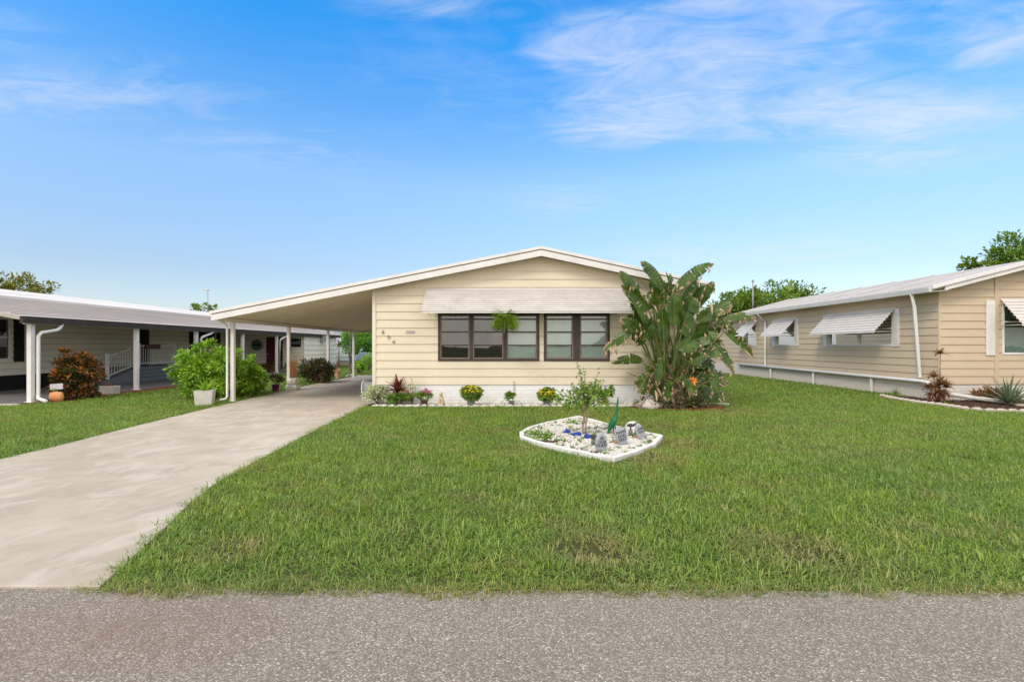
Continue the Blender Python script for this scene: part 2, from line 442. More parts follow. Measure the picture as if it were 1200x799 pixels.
def awning(parent, w, s0, s1, zt, zb, out, mat, n=11, flare=.0, label=None, arms=True):
    mb = MB(); prof = []
    for i in range(n):
        for k, (u, h) in enumerate(((0, -.012), (.10, .010), (.45, .022), (.80, .020), (.93, -.012))):
            t = (i + u)/n
            d = .02 + (out-.02)*t; z = zt + (zb-zt)*t
            L = math.hypot(out, zt-zb); prof.append((d + h*(zt-zb)/L, z + h*out/L))
    prof.append((out, zb)); prof.append((out+.004, zb-.035))
    back = [(d-.010, z-.008) for d, z in prof][::-1]; back[0] = (out-.010, zb-.035)
    ring = prof + back
    m = len(ring)
    vs = [w(s0 - flare*d/out, d, z) for d, z in ring] + [w(s1 + flare*d/out, d, z) for d, z in ring]
    fs = [(i, (i+1) % m, m+(i+1) % m, m+i) for i in range(m)]
    k = len(prof)
    for q in range(k-1):
        j = m-1-q
        fs.append((q, q+1, j-1, j)); fs.append((m+q, m+q+1, m+j-1, m+j))
    mb.add(vs, fs)
    wb(mb, w, s0, s1, 0.0, .035, zt-.005, zt+.03)
    o = obj('awning', mb, mat, parent, label=label)
    if arms:
        for s in (s0+.03, s1-.03):
            ab = MB(); ab.tube([w(s, .02, zb), w(s, out-.03, zb-.005)], .008, 6)
            obj('awning_arm', ab, M['white'], o)
    return o
def gutter_pipe(parent, pts, r=.035, mat=None, name='downspout'):
    mb = MB(); mb.tube(pts, r, 8, sm=True); return obj(name, mb, mat or M['white'], parent)

# ------------------------------------------------------------------ ground, street, drive
mb = MB(); S = 600
mb.add([(-S,-S,0),(S,-S,0),(S,S,0),(-S,S,0)], [(0,1,2,3)])
struct('ground', mb, M['soil'])
mb = MB()
edge = [(-60 + i*.12, 3.17 if -60 + i*.12 < -2.2 else 3.13 + .03*noise.noise(Vector((i*.31, 0, 0))) + .02*noise.noise(Vector((i*.9, 3, 0)))) for i in range(1001)]
vs = []; fs = []
for i, (x, y) in enumerate(edge): vs += [(x, -4.6, .006), (x, y, .006)]
for i in range(len(edge)-1): fs.append((2*i, 2*i+2, 2*i+3, 2*i+1))
mb.add(vs, fs); struct('street', mb, M['asphalt'])

DR = [(-2.52, 3.15), (-2.80, 4.15), (-3.02, 4.85), (-3.12, 5.29), (-3.2, 5.8), (-3.31, 7.5), (-3.43, 9.4), (-3.55, 12.4), (-3.56, 13.0)]
DL = [(-7.3, 3.15), (-7.0, 4.15), (-6.75, 4.85), (-6.65, 5.29), (-6.62, 5.8), (-6.68, 7.5), (-6.9, 9.4), (-7.15, 12.4), (-7.2, 13.0)]
def interp(P, y):
    for (x0, y0), (x1, y1) in zip(P, P[1:]):
        if y0 <= y <= y1: return x0 + (x1-x0)*(y-y0)/(y1-y0)
    return P[0][0] if y < P[0][1] else P[-1][0]
def drive_l(y): return interp(DL, y) if y < 13 else max(-7.55, -7.2 - (y-13)*.06)
def drive_r(y): return interp(DR, y) if y < 13 else -3.52
mb = MB()
joints = [3.15, 5.29, 8.4, 11.4, 14.3, 17.4, 20.6, 25.6]
for a, b in zip(joints, joints[1:]):
    ys = [a + .005] + [y for _, y in DR if a + .02 < y < b - .02] + [b - .005]
    lp = [(drive_l(y), y, .0) for y in ys]; rp = [(drive_r(y), y, .0) for y in ys]
    mb.prism(rp + lp[::-1], (0, 0, .022))
o = struct('driveway', mb, M['concrete'])
bm = bmesh.new(); bm.from_mesh(o.data); bmesh.ops.recalc_face_normals(bm, faces=bm.faces); bm.to_mesh(o.data); bm.free()
b = o.modifiers.new('bevel', 'BEVEL'); b.width = .006; b.segments = 2
mb = MB()
for y in joints[1:-1]: mb.box(drive_l(y)+.02, drive_r(y)-.02, y-.006, y+.006, .001, .014)
o = struct('driveway_joints', mb, paint('joint_grit', (.12,.095,.07), .3, 20, .95))
# neighbour's slab under the grey carport
mb = MB(); mb.box(-16.55, -12.55, 12.9, 31, 0, .03); struct('carport_floor', mb, M['deck'])
mb = MB(); mb.box(-16.6, -12.3, 12.72, 12.895, 0, .035); struct('slab_kerb', mb, M['planter_c'])

# ------------------------------------------------------------------ main house
HX0, HX1, HY0 = -3.5, 4.95, 13.2
RX, RZ = .81, 3.994
SL, SR = .196, .215
def roof_top(x): return RZ - SL*(RX-x) if x < RX else RZ - SR*(x-RX)
house = thing('manufactured_house', 'cream sided single storey house with low gable, long ribbed awning and attached carport', 'house', (0, HY0, 0))
w = W((0, HY0, 0), (1,0,0), (0,-1,0))
H1 = (-1.83, .76, 1.115, 2.335); H2 = (.895, 2.574, 1.115, 2.335)
mb = MB(); TH = .20
lap_wall(mb, w, HX0+.05, HX1, .50, [(HX0, roof_top(HX0)-TH), (RX, RZ-TH), (HX1, roof_top(HX1)-TH)], [H1, H2], pitch=.2085)
obj('front_siding', mb, M['siding'], house, recalc=False)
mb = MB()
wl = W((HX0, 0, 0), (0,1,0), (-1,0,0)); lap_wall(mb, wl, HY0, 29, .50, [(HY0, 2.95), (29, 2.95)], pitch=.2085)
wr = W((HX1, 0, 0), (0,1,0), (1,0,0)); lap_wall(mb, wr, HY0, 29, .50, [(HY0, 2.88), (29, 2.88)], pitch=.2085)
mb.box(HX0, HX1, 28.95, 29, .5, 2.9)
obj('side_siding', mb, M['siding_y'], house, recalc=False)
mb = MB(); wb(mb, w, HX0-.03, HX0+.06, -.05, .035, .45, roof_top(HX0)-TH); obj('corner_board', mb, M['cream_trim'], house, bevel=.004)
mb = MB(); wb(mb, w, HX0+.01, HX1, -.12, -.005, 0, .50); obj('skirt', mb, M['skirt_x'], house)
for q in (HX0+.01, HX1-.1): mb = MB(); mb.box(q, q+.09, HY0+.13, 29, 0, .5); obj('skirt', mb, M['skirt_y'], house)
# inner lining so the rooms are closed and dark
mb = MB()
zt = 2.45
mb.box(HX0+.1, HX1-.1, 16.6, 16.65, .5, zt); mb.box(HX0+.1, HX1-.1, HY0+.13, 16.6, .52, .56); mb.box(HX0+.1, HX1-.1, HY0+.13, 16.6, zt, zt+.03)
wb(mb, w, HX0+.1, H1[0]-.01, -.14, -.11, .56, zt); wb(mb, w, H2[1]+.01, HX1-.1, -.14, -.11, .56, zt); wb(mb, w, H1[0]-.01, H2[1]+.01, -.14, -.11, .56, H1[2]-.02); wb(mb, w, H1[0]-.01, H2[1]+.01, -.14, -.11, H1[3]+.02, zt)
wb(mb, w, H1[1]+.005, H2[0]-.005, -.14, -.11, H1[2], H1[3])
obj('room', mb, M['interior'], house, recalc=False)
# roof body + carport roof
def roof_slab(parent, name, x0, x1, y0, y1, th, mat, z_off=0):
    mb = MB(); xs = [x0] + ([RX] if x0 < RX < x1 else []) + [x1]
    top = [(x, y0, roof_top(x)+z_off) for x in xs]; bot = [(x, y0, roof_top(x)-th+z_off) for x in xs][::-1]
    if len(xs) == 2: mb.prism(top+bot, (0, y1-y0, 0))
    else:
        mb.prism([top[0], top[1], bot[1], bot[2]], (0, y1-y0, 0)); mb.prism([top[1], top[2], bot[0], bot[1]], (0, y1-y0, 0))
    return obj(name, mb, mat, parent)
REND = 5.17
rf = roof_slab(house, 'roof', -3.62, REND, 12.93, 29.2, .16, M['roof_w'])
cp = roof_slab(house, 'carport_roof', -7.50, -3.625, 12.93, 25.6, .10, M['roof_w'])
# tan ceiling sheet under carport
mb = MB(); z = lambda x: roof_top(x)-.165
mb.prism([(-7.44, 12.95, z(-7.44)), (-3.56, 12.95, z(-3.56)), (-3.56, 12.95, z(-3.56)+.05), (-7.44, 12.95, z(-7.44)+.05)], (0, 12.6, 0)); obj('carport_ceiling', mb, M['soffit'], house)
# fascia: drip edge band, shadow line, board
def rake(parent, name, x0, x1, a, b, y0, y1, mat, peak=True):
    mb = MB(); xs = [x0] + ([RX] if x0 < RX < x1 else []) + [x1]
    for p, q in zip(xs, xs[1:]):
        mb.prism([(p, y0, roof_top(p)+a), (q, y0, roof_top(q)+a), (q, y0, roof_top(q)+b), (p, y0, roof_top(p)+b)], (0, y1-y0, 0))
    return obj(name, mb, mat, parent, bevel=.003)
rake(rf, 'drip_edge', -7.525, REND+.02, -.060, .012, 12.880, 12.928, M['white2'])
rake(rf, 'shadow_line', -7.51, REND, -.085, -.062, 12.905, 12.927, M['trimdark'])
rake(rf, 'fascia_board', -7.515, REND+.01, -.235, -.088, 12.893, 12.927, M['white2'])
# carport beam, posts, gutter
bz = roof_top(-7.37)-.17
mb = MB(); mb.box(-7.42, -7.32, 13.0, 25.5, bz-.10, bz); obj('carport_beam', mb, M['cream_trim'], house, bevel=.004)
mb = MB(); mb.box(-7.62, -7.51, 12.95, 25.6, roof_top(-7.5)-.13, roof_top(-7.5)-.01); obj('carport_gutter', mb, M['white2'], house, bevel=.01)
mb = MB(); mb.box(-7.62, -3.3, 25.6, 25.66, bz-.06, bz+.12); obj('carport_rear_fascia', mb, M['cream_trim'], house)
for Y in (13.64, 17.1, 20.8, 24.2):
    mb = MB(); mb.box(-7.42, -7.32, Y-.05, Y+.05, 0.0, bz-.10); mb.box(-7.45, -7.29, Y-.08, Y+.08, 0.02, .035)
    obj('carport_post', mb, M['white2'], house, bevel=.008)
gutter_pipe(house, [(-7.57, 13.3, 2.25), (-7.57, 13.32, 2.18), (-7.47, 13.50, 2.06), (-7.465, 13.54, 1.96), (-7.465, 13.54, .16), (-7.48, 13.5, .10), (-7.60, 13.44, .07)], .030, M['white2'])
gutter_pipe(house, [(-7.56, 24.0, 2.22), (-7.50, 24.1, 2.0), (-7.50, 24.1, .16), (-7.62, 23.9, .07)], .035, M['white2'])
# windows
R0 = [CH - (y-HY)/F*HY0 for y in (374, 389, 404.6)]
gd = M['blind']
window(house, w, *H1, [(-.985, .09), (-.112, .09)], R0, M['bronze'], M['glass'], blind=[(-.085, .70, gd)], inner=M['bronze_l'], label='bronze three-part window with a hanging fern in front and dark room behind')
window(house, w, *H2, [(1.73, .17)], R0, M['bronze'], M['glass'], blind=[(.94, 1.60, gd), (1.86, 2.53, gd)], inner=M['bronze_l'], label='bronze two-part window with pale blinds beside the large plant')
awning(house, w, -2.13, 2.98, 2.955, 2.335, .62, M['awning'], 11, .04, label='long cream ribbed metal awning over both front windows')
def text_mesh(s, size, ext=.004, sh=0):
    c = bpy.data.curves.new('t', 'FONT'); c.body = s; c.size = size; c.extrude = ext; c.shear = sh; c.align_x = 'CENTER'; c.align_y = 'CENTER'
    o = bpy.data.objects.new('t', c); COL.objects.link(o); dg = bpy.context.evaluated_depsgraph_get(); dg.update()
    me = bpy.data.meshes.new_from_object(o.evaluated_get(dg)); COL.objects.unlink(o); bpy.data.objects.remove(o); return me
def text(name, s, pos, size, mat, parent, rot=(PI/2, 0, 0), sh=0, label=None):
    me = text_mesh(s, size, .004, sh); me.materials.clear(); me.materials.append(mat); me.name = name
    o = bpy.data.objects.new(name, me); COL.objects.link(o); o.parent = parent
    o.location = Vector(pos) - ORG[parent.name]; o.rotation_euler = rot; ORG[o.name] = Vector(pos)
    if label: o['label'] = label
    return o
nm = paint('aged_bronze_digit', (.24,.20,.16), .2, 10, .5, 0)
for ch, px, py in (('6', 448.8, 389), ('9', 455.4, 395.4), ('4', 461.2, 400.8)):
    p = at(px, py, HY0-.035); text('house_number', ch, p, .15, nm, house)
text('street_number', '5086', at(480, 389, HY0-.03), .12, paint('pale_lilac_digit', (.42,.40,.47), .1, 10, .5, 0), house, sh=.35)

# ------------------------------------------------------------------ right neighbour
rh = thing('manufactured_house', 'tan sided house with white roof edge and several tilted window awnings beyond the lawn', 'house', (11.7, 13.95, 0))
wx = 11.7; fy = 13.95; rx_r, rz_r, sl_r = 14.1, 3.83, .262
def rt(x): return rz_r - sl_r*(rx_r-x) if x < rx_r else rz_r - sl_r*(x-rx_r)
ws = W((wx, 0, 0), (0,1,0), (-1,0,0)); wf = W((0, fy, 0), (1,0,0), (0,-1,0))
side_w = [(15.6, 18.75, 1.50, 2.60), (20.95, 22.45, 1.50, 2.60), (24.25, 25.35, 1.50, 2.60)]
mb = MB()
lap_wall(mb, ws, fy, 26, .50, [(fy, 3.02), (26, 3.02)], side_w, pitch=.215)
obj('side_siding', mb, M['tan_y'], rh, recalc=False)
mb = MB(); lap_wall(mb, W((wx+.1,0,0),(0,1,0),(-1,0,0)), 26, 31.5, .50, [(26, 2.75), (31.5, 2.75)], [], pitch=.215); mb.box(wx+.1, 18, 31.45, 31.5, 0, 2.7); obj('rear_siding', mb, M['tan_y'], rh, recalc=False)
fwin = (13.42, 15.1, 1.27, 2.66)
mb = MB(); lap_wall(mb, wf, wx, 18.2, .455, [(wx, rt(wx)-.16), (rx_r, rz_r-.16), (18.2, rt(18.2)-.16)], [fwin], pitch=.215)
obj('front_siding', mb, M['tan_x'], rh, recalc=False)
mb = MB(); wb(mb, wf, 13.20, 13.30, 0, .035, .455, rt(13.2)-.14); wb(mb, wf, wx-.022, wx+.03, -.02, .024, .455, rt(wx)-.15); obj('corner_board', mb, M['tan_x'], rh, bevel=.004)
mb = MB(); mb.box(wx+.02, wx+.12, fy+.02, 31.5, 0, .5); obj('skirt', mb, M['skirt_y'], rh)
mb = MB(); mb.box(wx+.02, 18.2, fy+.01, fy+.1, 0, .455); obj('skirt', mb, M['skirt_rx'], rh)
mb = MB()
mb.box(wx+1.6, wx+1.65, fy+.3, 26, .5, 2.9); mb.box(wx+.12, wx+1.6, fy+.3, 26, .5, .53); mb.box(wx+.12, wx+1.6, fy+.3, 26, 2.85, 2.9); mb.box(wx+.1, 18.2, 25.98, 26.02, .5, 2.7)
mb.box(wx+1.7, 18.2, fy+1.6, fy+1.65, .4, 3.0); mb.box(18.15, 18.2, fy, 26, 0, 2.8); mb.box(wx+1.7,18.2,fy+.1,fy+1.6,3.0,3.05)
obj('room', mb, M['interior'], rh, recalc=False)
mb = MB()
xe = 11.28
top = [(xe, rt(xe)), (rx_r, rz_r), (18.6, rt(18.6))]
for (a, za), (b2, zb) in zip(top, top[1:]):
    mb.prism([(a, 13.62, za), (b2, 13.62, zb), (b2, 13.62, zb-.12), (a, 13.62, za-.12)], (0, 12.6, 0))
r2 = obj('roof', mb, M['roof_t'], rh)
mb = MB(); mb.prism([(wx-.05, 26.23, 2.74), (18, 26.23, 3.0), (18, 26.23, 3.1), (wx-.25, 26.23, 2.84)], (0, 5.5, 0)); obj('rear_roof', mb, M['roof_w'], rh)
for i in range(7):    # low standing seams on the roof sheet
    y = 15.2 + i*1.75; mb = MB()
    mb.prism([(xe+.01, y, rt(xe)+.003), (rx_r, y, rz_r+.003), (rx_r, y, rz_r+.025), (xe+.01, y, rt(xe)+.025)], (0, .05, 0)); obj('roof_seam', mb, M['roof_t'], r2)
mb = MB()
for (a, za), (b2, zb) in zip(top, top[1:]): mb.prism([(a-.04*(a<12), 13.56, za+.01), (b2, 13.56, zb+.01), (b2, 13.56, zb-.085), (a-.04*(a<12), 13.56, za-.085)], (0, .058, 0))
obj('drip_edge', mb, M['white'], r2, bevel=.004)
mb = MB()
for (a, za), (b2, zb) in zip(top, top[1:]): mb.prism([(a+.3*(a<12), 13.60, za-.09+.3*sl_r*(a<12)), (b2, 13.60, zb-.09), (b2, 13.60, zb-.2), (a+.3*(a<12), 13.60, za-.2+.3*sl_r*(a<12))], (0, .04, 0))
obj('fascia_board', mb, M['white2'], r2)
mb = MB(); ge = rt(xe)
mb.prism([(xe-.10, 13.66, ge-.03), (xe, 13.66, ge-.03), (xe, 13.66, ge-.16), (xe-.06, 13.66, ge-.16)], (0, 12.5, 0)); obj('gutter', mb, M['white'], rh, bevel=.006)
mb = MB(); mb.prism([(xe+.01, 13.66, ge-.13), (wx+.02, 13.66, ge-.10), (wx+.02, 13.66, ge-.125), (xe+.01, 13.66, ge-.155)], (0, 12.5, 0)); obj('soffit', mb, M['white2'], rh)
for Yt, Yb in ((14.35, 14.5), (23.2, 23.25)):
    mb = MB(); mb.tube([(xe-.03, Yt, ge-.14), (xe+.0, Yt, ge-.2), (wx-.08, Yb, ge-.5) if Yt > 20 else (xe+.08, Yt+.02, ge-.5), (wx-.08, Yb, .60)], .05, 4, sm=False); obj('downspout', mb, M['white'], rh)
mb = MB(); mb.tube([(wx-.09, 26, .57), (wx-.09, 14.4, .50), (wx-.09, 14.15, .46), (wx-.05, 13.95, .34), (wx+.0, 13.86, .2), (wx+.15, 13.7, .20)], .05, 10); obj('drain_pipe', mb, M['white'], rh)
p1 = gr(1112, 466); p2 = gr(1186, 482)
mb = MB(); mb.tube([(wx+.05, 13.72, .21), (12.15, 13.3, .13), (12.62, 12.85, .08)], .055, 10, cap=False); mb.tube([(12.62, 12.85, .08), (12.15, 13.3, .13)], .048, 10, cap=False); obj('drain_pipe', mb, M['planter_c'], rh)
for Y in (16.45, 19.6, 22.8):
    mb = MB(); mb.box(wx-.10, wx-.05, Y-.03, Y+.03, 0, .53); obj('pipe_support', mb, M['white'], rh)
for i, (a, b2, z0, z1) in enumerate(side_w):
    lab = ['wide window under the nearest tilted awning', 'middle window under a tilted awning', 'farthest window under a tilted awning'][i]
    window(rh, ws, a, b2, z0, z1, [((a+b2)/2, .06)] if i == 0 else [], [2.03], M['white'], M['glass_d'], label=lab)
    s0, s1 = (a-.1, b2+.1)
    for s in ((b2+.03, b2+.27), (a-.27, a-.03)) if i < 2 else ((b2+.03, b2+.25),):
        mb = MB(); wb(mb, ws, s[0], s[1], .02, .045, z0-.02, z1+.02)
        nn = 20
        for k in range(nn): zc = z0 + .05 + (z1-z0-.1)*k/nn; wb(mb, ws, s[0]+.035, s[1]-.035, .046, .056, zc, zc+.022)
        obj('shutter', mb, M['white'], rh)
    awning(rh, ws, s0, s1, 2.62, 1.93, .65, M['awning_w'], 8, .0, label='white tilted awning over ' + lab.split(' under')[0])
window(rh, wf, *fwin, [], [2.15], M['white'], M['glass_d'], blind=[(13.45, 15.05, M['blind'])], label='front window with pale blind under a white awning', blind_gap=.2)
mb = MB(); wb(mb, wf, 12.96, 13.19, .02, .045, 1.24, 2.73)
for k in range(24): zc = 1.29 + 1.38*k/24; wb(mb, wf, 13.0, 13.15, .046, .055, zc, zc+.025)
obj('shutter', mb, M['white'], rh, label='white louvred shutter beside the front window')
awning(rh, wf, 13.36, 15.3, 2.75, 2.05, .62, M['awning_w'], 8, 0, label='white ribbed awning over the front window')
mb = MB(); mb.tube([(12.6, 26.5, 3.3), (12.6, 26.5, 4.85)], .035, 8); mb.lathe((12.6, 26.5, 4.8), [(.06,0),(.07,.04),(.05,.10),(.01,.12)], 10)
obj('vent_mast', mb, paint('galvanised', (.30,.30,.32), .2, 10, .5), rh)

# ------------------------------------------------------------------ left neighbour
lh = thing('manufactured_house', 'low greige house with weathered white roof, charcoal carport edge and white posts', 'house', (-16.6, 13, 0))
X0 = -16.6
wlh = W((X0, 0, 0), (0,1,0), (1,0,0))
lw = [(15.6, 17.05, 1.02, 2.42), (26.9, 28.9, 1.3, 2.45)]
dr = (22.6, 23.6, .63, 2.62)
mb = MB(); lap_wall(mb, wlh, 13.4, 31.02, .52, [(13.4, 3.02), (31.02, 3.02)], lw + [dr], pitch=.21, butt=.038); obj('side_siding', mb, M['greige_y'], lh, recalc=False)
mb = MB(); wlf = W((0, 13.4, 0), (1,0,0), (0,-1,0)); lap_wall(mb, wlf, -24.2, X0, .52, [(-24.2, 3.0), (-20.4, 3.5), (X0, 3.0)], [], pitch=.21); obj('front_siding', mb, M['greige_x'], lh, recalc=False)
mb = MB(); mb.box(X0-.14, X0-.02, 13.42, 31, 0, .52); obj('skirt', mb, M['dark'], lh)
mb = MB(); mb.box(-24.2, X0-.15, 13.42, 13.5, 0, .52); obj('skirt', mb, M['dark'], lh)
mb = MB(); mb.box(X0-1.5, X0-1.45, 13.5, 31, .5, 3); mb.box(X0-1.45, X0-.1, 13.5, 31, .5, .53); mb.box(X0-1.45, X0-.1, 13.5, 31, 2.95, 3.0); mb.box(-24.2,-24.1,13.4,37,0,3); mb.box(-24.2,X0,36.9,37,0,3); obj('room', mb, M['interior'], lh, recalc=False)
for i, (a, b2, z0, z1) in enumerate(lw):
    window(lh, wlh, a, b2, z0, z1, [], [(z0+z1)/2+.05], M['white2'], M['glass_d'], blind=[(a, b2, M['blind'])] if i == 0 else None, fw=.06, label=['near window with dark shutter and white frame', 'rear window with two dark shutters'][i], blind_gap=.4)
    for s in ((a-.42, a-.06), (b2+.06, b2+.42)):
        mb = MB(); wb(mb, wlh, s[0], s[1], .022, .05, z0-.06, z1+.06)
        for k in range(30): zc = z0 + (z1-z0)*k/30; wb(mb, wlh, s[0]+.04, s[1]-.04, .051, .06, zc, zc+.02)
        obj('shutter', mb, M['dark'], lh)
d = obj('door', (lambda m: (wb(m, wlh, dr[0], dr[1], -.06, -.01, dr[2], dr[3]), m)[1])(MB()), M['dark'], lh, label='dark door at the top of the ramp')
mb = MB()
for a, b2 in ((dr[0]-.09, dr[0]), (dr[1], dr[1]+.09)): wb(mb, wlh, a, b2, -.05, .035, dr[2], dr[3])
wb(mb, wlh, dr[0]-.09, dr[1]+.09, -.05, .036, dr[3], dr[3]+.09)
obj('door_frame', mb, M['white2'], d)
mb = MB(); mb.blob(wlh(dr[0]+.09, .03, 1.6), .03, .03, .03, 8, 6); obj('handle', mb, M['white'], d)
def lap_shadow_strips(w_, a, b2, z0, z1, pitch, d_, holes=()):  # thin dark strips that paint the shade under each siding lap
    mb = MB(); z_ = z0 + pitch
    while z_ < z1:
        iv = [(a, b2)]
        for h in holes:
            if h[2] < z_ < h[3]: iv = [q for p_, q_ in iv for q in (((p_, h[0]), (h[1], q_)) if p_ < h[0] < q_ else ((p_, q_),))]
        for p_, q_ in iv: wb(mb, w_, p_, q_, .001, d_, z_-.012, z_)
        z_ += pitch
    obj('painted_lap_shadows', mb, M['trimdark'], lh)
lap_shadow_strips(wlh, 13.42, 31.0, .52, 2.9, .21, .030, lw + [dr])
lap_shadow_strips(W((0, 31.0, 0), (1,0,0), (0,-1,0)), X0+.05, -12.5, .03, 2.15, .21, .018, [(-14.72, -13.72, .05, 2.02)])
# roofs
def sheet(xa, za, xb, zb, y0, y1, th=.09):
    m = MB(); m.prism([(xa, y0, za), (xb, y0, zb), (xb, y0, zb-th), (xa, y0, za-th)], (0, y1-y0, 0)); return m
cr = obj('carport_roof', sheet(-16.3, 3.04, -12.34, 2.255, 12.95, 37.6), M['roof_g'], lh)
for i in range(1, 13):
    mb = MB(); t = i/13.0; x = -16.3 + 3.96*t; z_ = 3.04 - .785*t
    mb.prism([(x-.014, 12.96, z_+.002), (x+.014, 12.96, z_+.001), (x+.01, 12.96, z_+.022), (x-.01, 12.96, z_+.022)], (0, 24.6, 0)); obj('roof_rib', mb, M['roof_g'], cr)
obj('carport_ceiling', sheet(-16.28, 2.93, -12.58, 2.19, 13.05, 30.98, .02), paint('bounce_sheet_white', (.82,.79,.72), .05, 3, .6), lh)  # white sheet added beneath the roof to bounce light onto the shaded wall
mr = obj('roof', sheet(-20.4, 3.77, -16.15, 3.10, 13.0, 37.6), M['roof_w'], lh)
obj('roof_back', sheet(-24.6, 3.05, -20.4, 3.77, 13.0, 37.6), M['roof_w'], mr)
mb = MB(); mb.box(-12.33, -12.26, 12.95, 37.6, 2.07, 2.25); mb.prism([(-12.26, 12.9, 2.07), (-12.26, 12.9, 2.15), (-12.34, 12.9, 2.25), (-12.34, 12.9, 2.07)], (0, .045, 0)); obj('carport_fascia', mb, M['dark_fascia'], lh)
mb = MB(); mb.prism([(-16.3, 12.91, 2.94), (-12.345, 12.91, 2.155), (-12.345, 12.91, 2.245), (-16.3, 12.91, 3.03)], (0, .035, 0)); obj('carport_rake', mb, M['roof_g'], lh)
mb = MB(); mb.box(-12.56, -12.46, 13.2, 31, 2.06, 2.155); obj('carport_beam', mb, M['white2'], lh)
for Y in (13.33, 17.1, 20.35, 23.9, 27.4):
    mb = MB(); mb.box(-12.52, -12.40, Y-.06, Y+.06, 0.0, 2.09); mb.box(-12.56, -12.36, Y-.1, Y+.1, 0.03, .045); obj('carport_post', mb, M['white'], lh, bevel=.008)
for Y in (13.33, 20.35, 27.4):
    mb = MB(); X = -12.3
    mb.tube([(X, Y+.75, 2.10), (X-.02, Y+.7, 1.98), (X-.02, Y+.6, 1.92), (X-.03, Y+.15, 1.84), (X-.04, Y+.08, 1.75), (X-.04, Y+.08, .22), (X+.02, Y+.02, .12), (X+.42, Y-.2, .07)] if Y < 14 else [(X, Y+.9, 2.10), (X-.02, Y+.8, 2.0), (X-.03, Y+.2, 1.85), (X-.04, Y+.12, 1.75), (X-.04, Y+.12, .1)], .045, 8)
    obj('downspout', mb, M['white'], lh)
# rear wing (shed) with door and hanging pieces
wsf = W((0, 31.0, 0), (1,0,0), (0,-1,0)); wss = W((-12.45, 0, 0), (0,1,0), (1,0,0))
rd = (-14.72, -13.72, .05, 2.02)
mb = MB(); lap_wall(mb, wsf, X0, -12.45, .03, [(X0, 3.06), (-12.45, 2.2)], [rd], pitch=.21); obj('wing_front_siding', mb, M['greige_x'], lh, recalc=False)
mb = MB(); lap_wall(mb, wss, 31, 36.8, .03, [(31, 2.2), (36.8, 2.2)], [], pitch=.30, butt=.03); mb.box(X0, -12.45, 36.75, 36.8, 0, 2.2); obj('wing_side_siding', mb, M['greige_y'], lh, recalc=False)
mb = MB(); wb(mb, wsf, rd[0], rd[1], -.05, -.01, rd[2], rd[3]); wb(mb, wsf, rd[0]+.1, rd[1]-.1, -.009, .0, 1.1, 1.9); wb(mb, wsf, rd[0]+.1, rd[1]-.1, -.009, .0, .2, .95)
d = obj('door', mb, M['red_door'], lh, label='dark red door of the rear wing')
mb = MB(); mb.blob(wsf(rd[0]+.1, .03, 1.0), .03, .03, .03, 8, 6); obj('handle', mb, M['white'], d)
mb = MB(); mb.box(-12.40, -12.2, 33.6, 34.0, 1.75, 2.15); mb.box(-12.40,-12.25,34.15,34.35,1.85,2.1); obj('meter_box', mb, M['stone'], lh)
# wall decorations of the wing
mb = MB(); c = at(301, 404.3, 30.93)
mb.tube([(c.x, 30.97, c.z), (c.x, 30.90, c.z)], .34, 28, sm=False); pl = obj('round_plaque', mb, paint('verdigris', (.10,.14,.145), .3, 8, .6), org=c)
tag(pl, 'round teal grey plaque on the shaded wall left of the red door', 'plaque')
mb = MB(); mb.tube([(c.x+.32*math.cos(t), 30.885, c.z+.32*math.sin(t)) for t in [2*PI*i/24 for i in range(25)]], .022, 6); obj('rim', mb, M['stone'], pl)
mb = MB(); mb.box(c.x-.2, c.x+.2, 30.875, 30.9, c.z-.04, c.z+.05); obj('emblem', mb, M['dark'], pl)
c = at(347, 401.5, 30.93)
mb = MB(); mb.box(c.x-.33, c.x+.28, 30.90, 30.97, c.z-.24, c.z+.24); sg = obj('wall_sign', mb, M['dark'], org=c); tag(sg, 'black rectangular sign with pale letters on the wall right of the red door', 'sign')
text('lettering', 'LAKE', (c.x-.02, 30.892, c.z), .25, paint('pale_letter', (.45,.50,.47), .1, 4, .6, 0), sg)

# ramp with white railing
rp = thing('ramp', 'blue grey boarded ramp rising to the side door under the left carport', 'ramp', (-15.8, 21, .03))
mb = MB()
mb.prism([(-15.1, 18.7, .035), (-15.1, 20.9, .035), (-15.1, 20.9, .63), (-15.1, 18.7, .06)], (-1.35, 0, 0)); mb.box(-16.45, -15.1, 20.9, 27, .035, .63)
obj('deck', mb, M['ramp'], rp)
for z_ in (.19, .34, .49): mb = MB(); mb.box(-15.098, -15.085, 20.9, 27, z_, z_+.012); obj('board_joint', mb, M['dark'], rp)
rl = thing('railing', 'white metal picket railing along the ramp and landing', 'railing', (-15.15, 20.9, .63))
def zr(y): return .06 + (y-18.7)*.259 if y < 20.9 else .63
for Y in (19.3, 20.92, 23.1, 26.6):
    mb = MB(); mb.box(-15.20, -15.11, Y-.045, Y+.045, zr(Y)-.0, zr(Y)+.95); mb.box(-15.215, -15.095, Y-.06, Y+.06, zr(Y)+.95, zr(Y)+.975); obj('post', mb, M['white'], rl)
mb = MB()
for a, b2 in ((19.35, 20.88), (20.97, 23.05), (23.15, 26.55)):
    for h in (.12, .85): mb.prism([(-15.17, a, zr(a)+h), (-15.17, b2, zr(b2)+h), (-15.17, b2, zr(b2)+h+.045), (-15.17, a, zr(a)+h+.045)], (.035, 0, 0))
obj('rail', mb, M['white'], rl)
y = 19.5
while y < 26.5:
    if min(abs(y-p) for p in (20.92, 23.1)) > .08:
        mb = MB(); mb.box(-15.163, -15.143, y-.01, y+.01, zr(y)+.165, zr(y)+.85); obj('picket', mb, M['white'], rl)
    y += .14
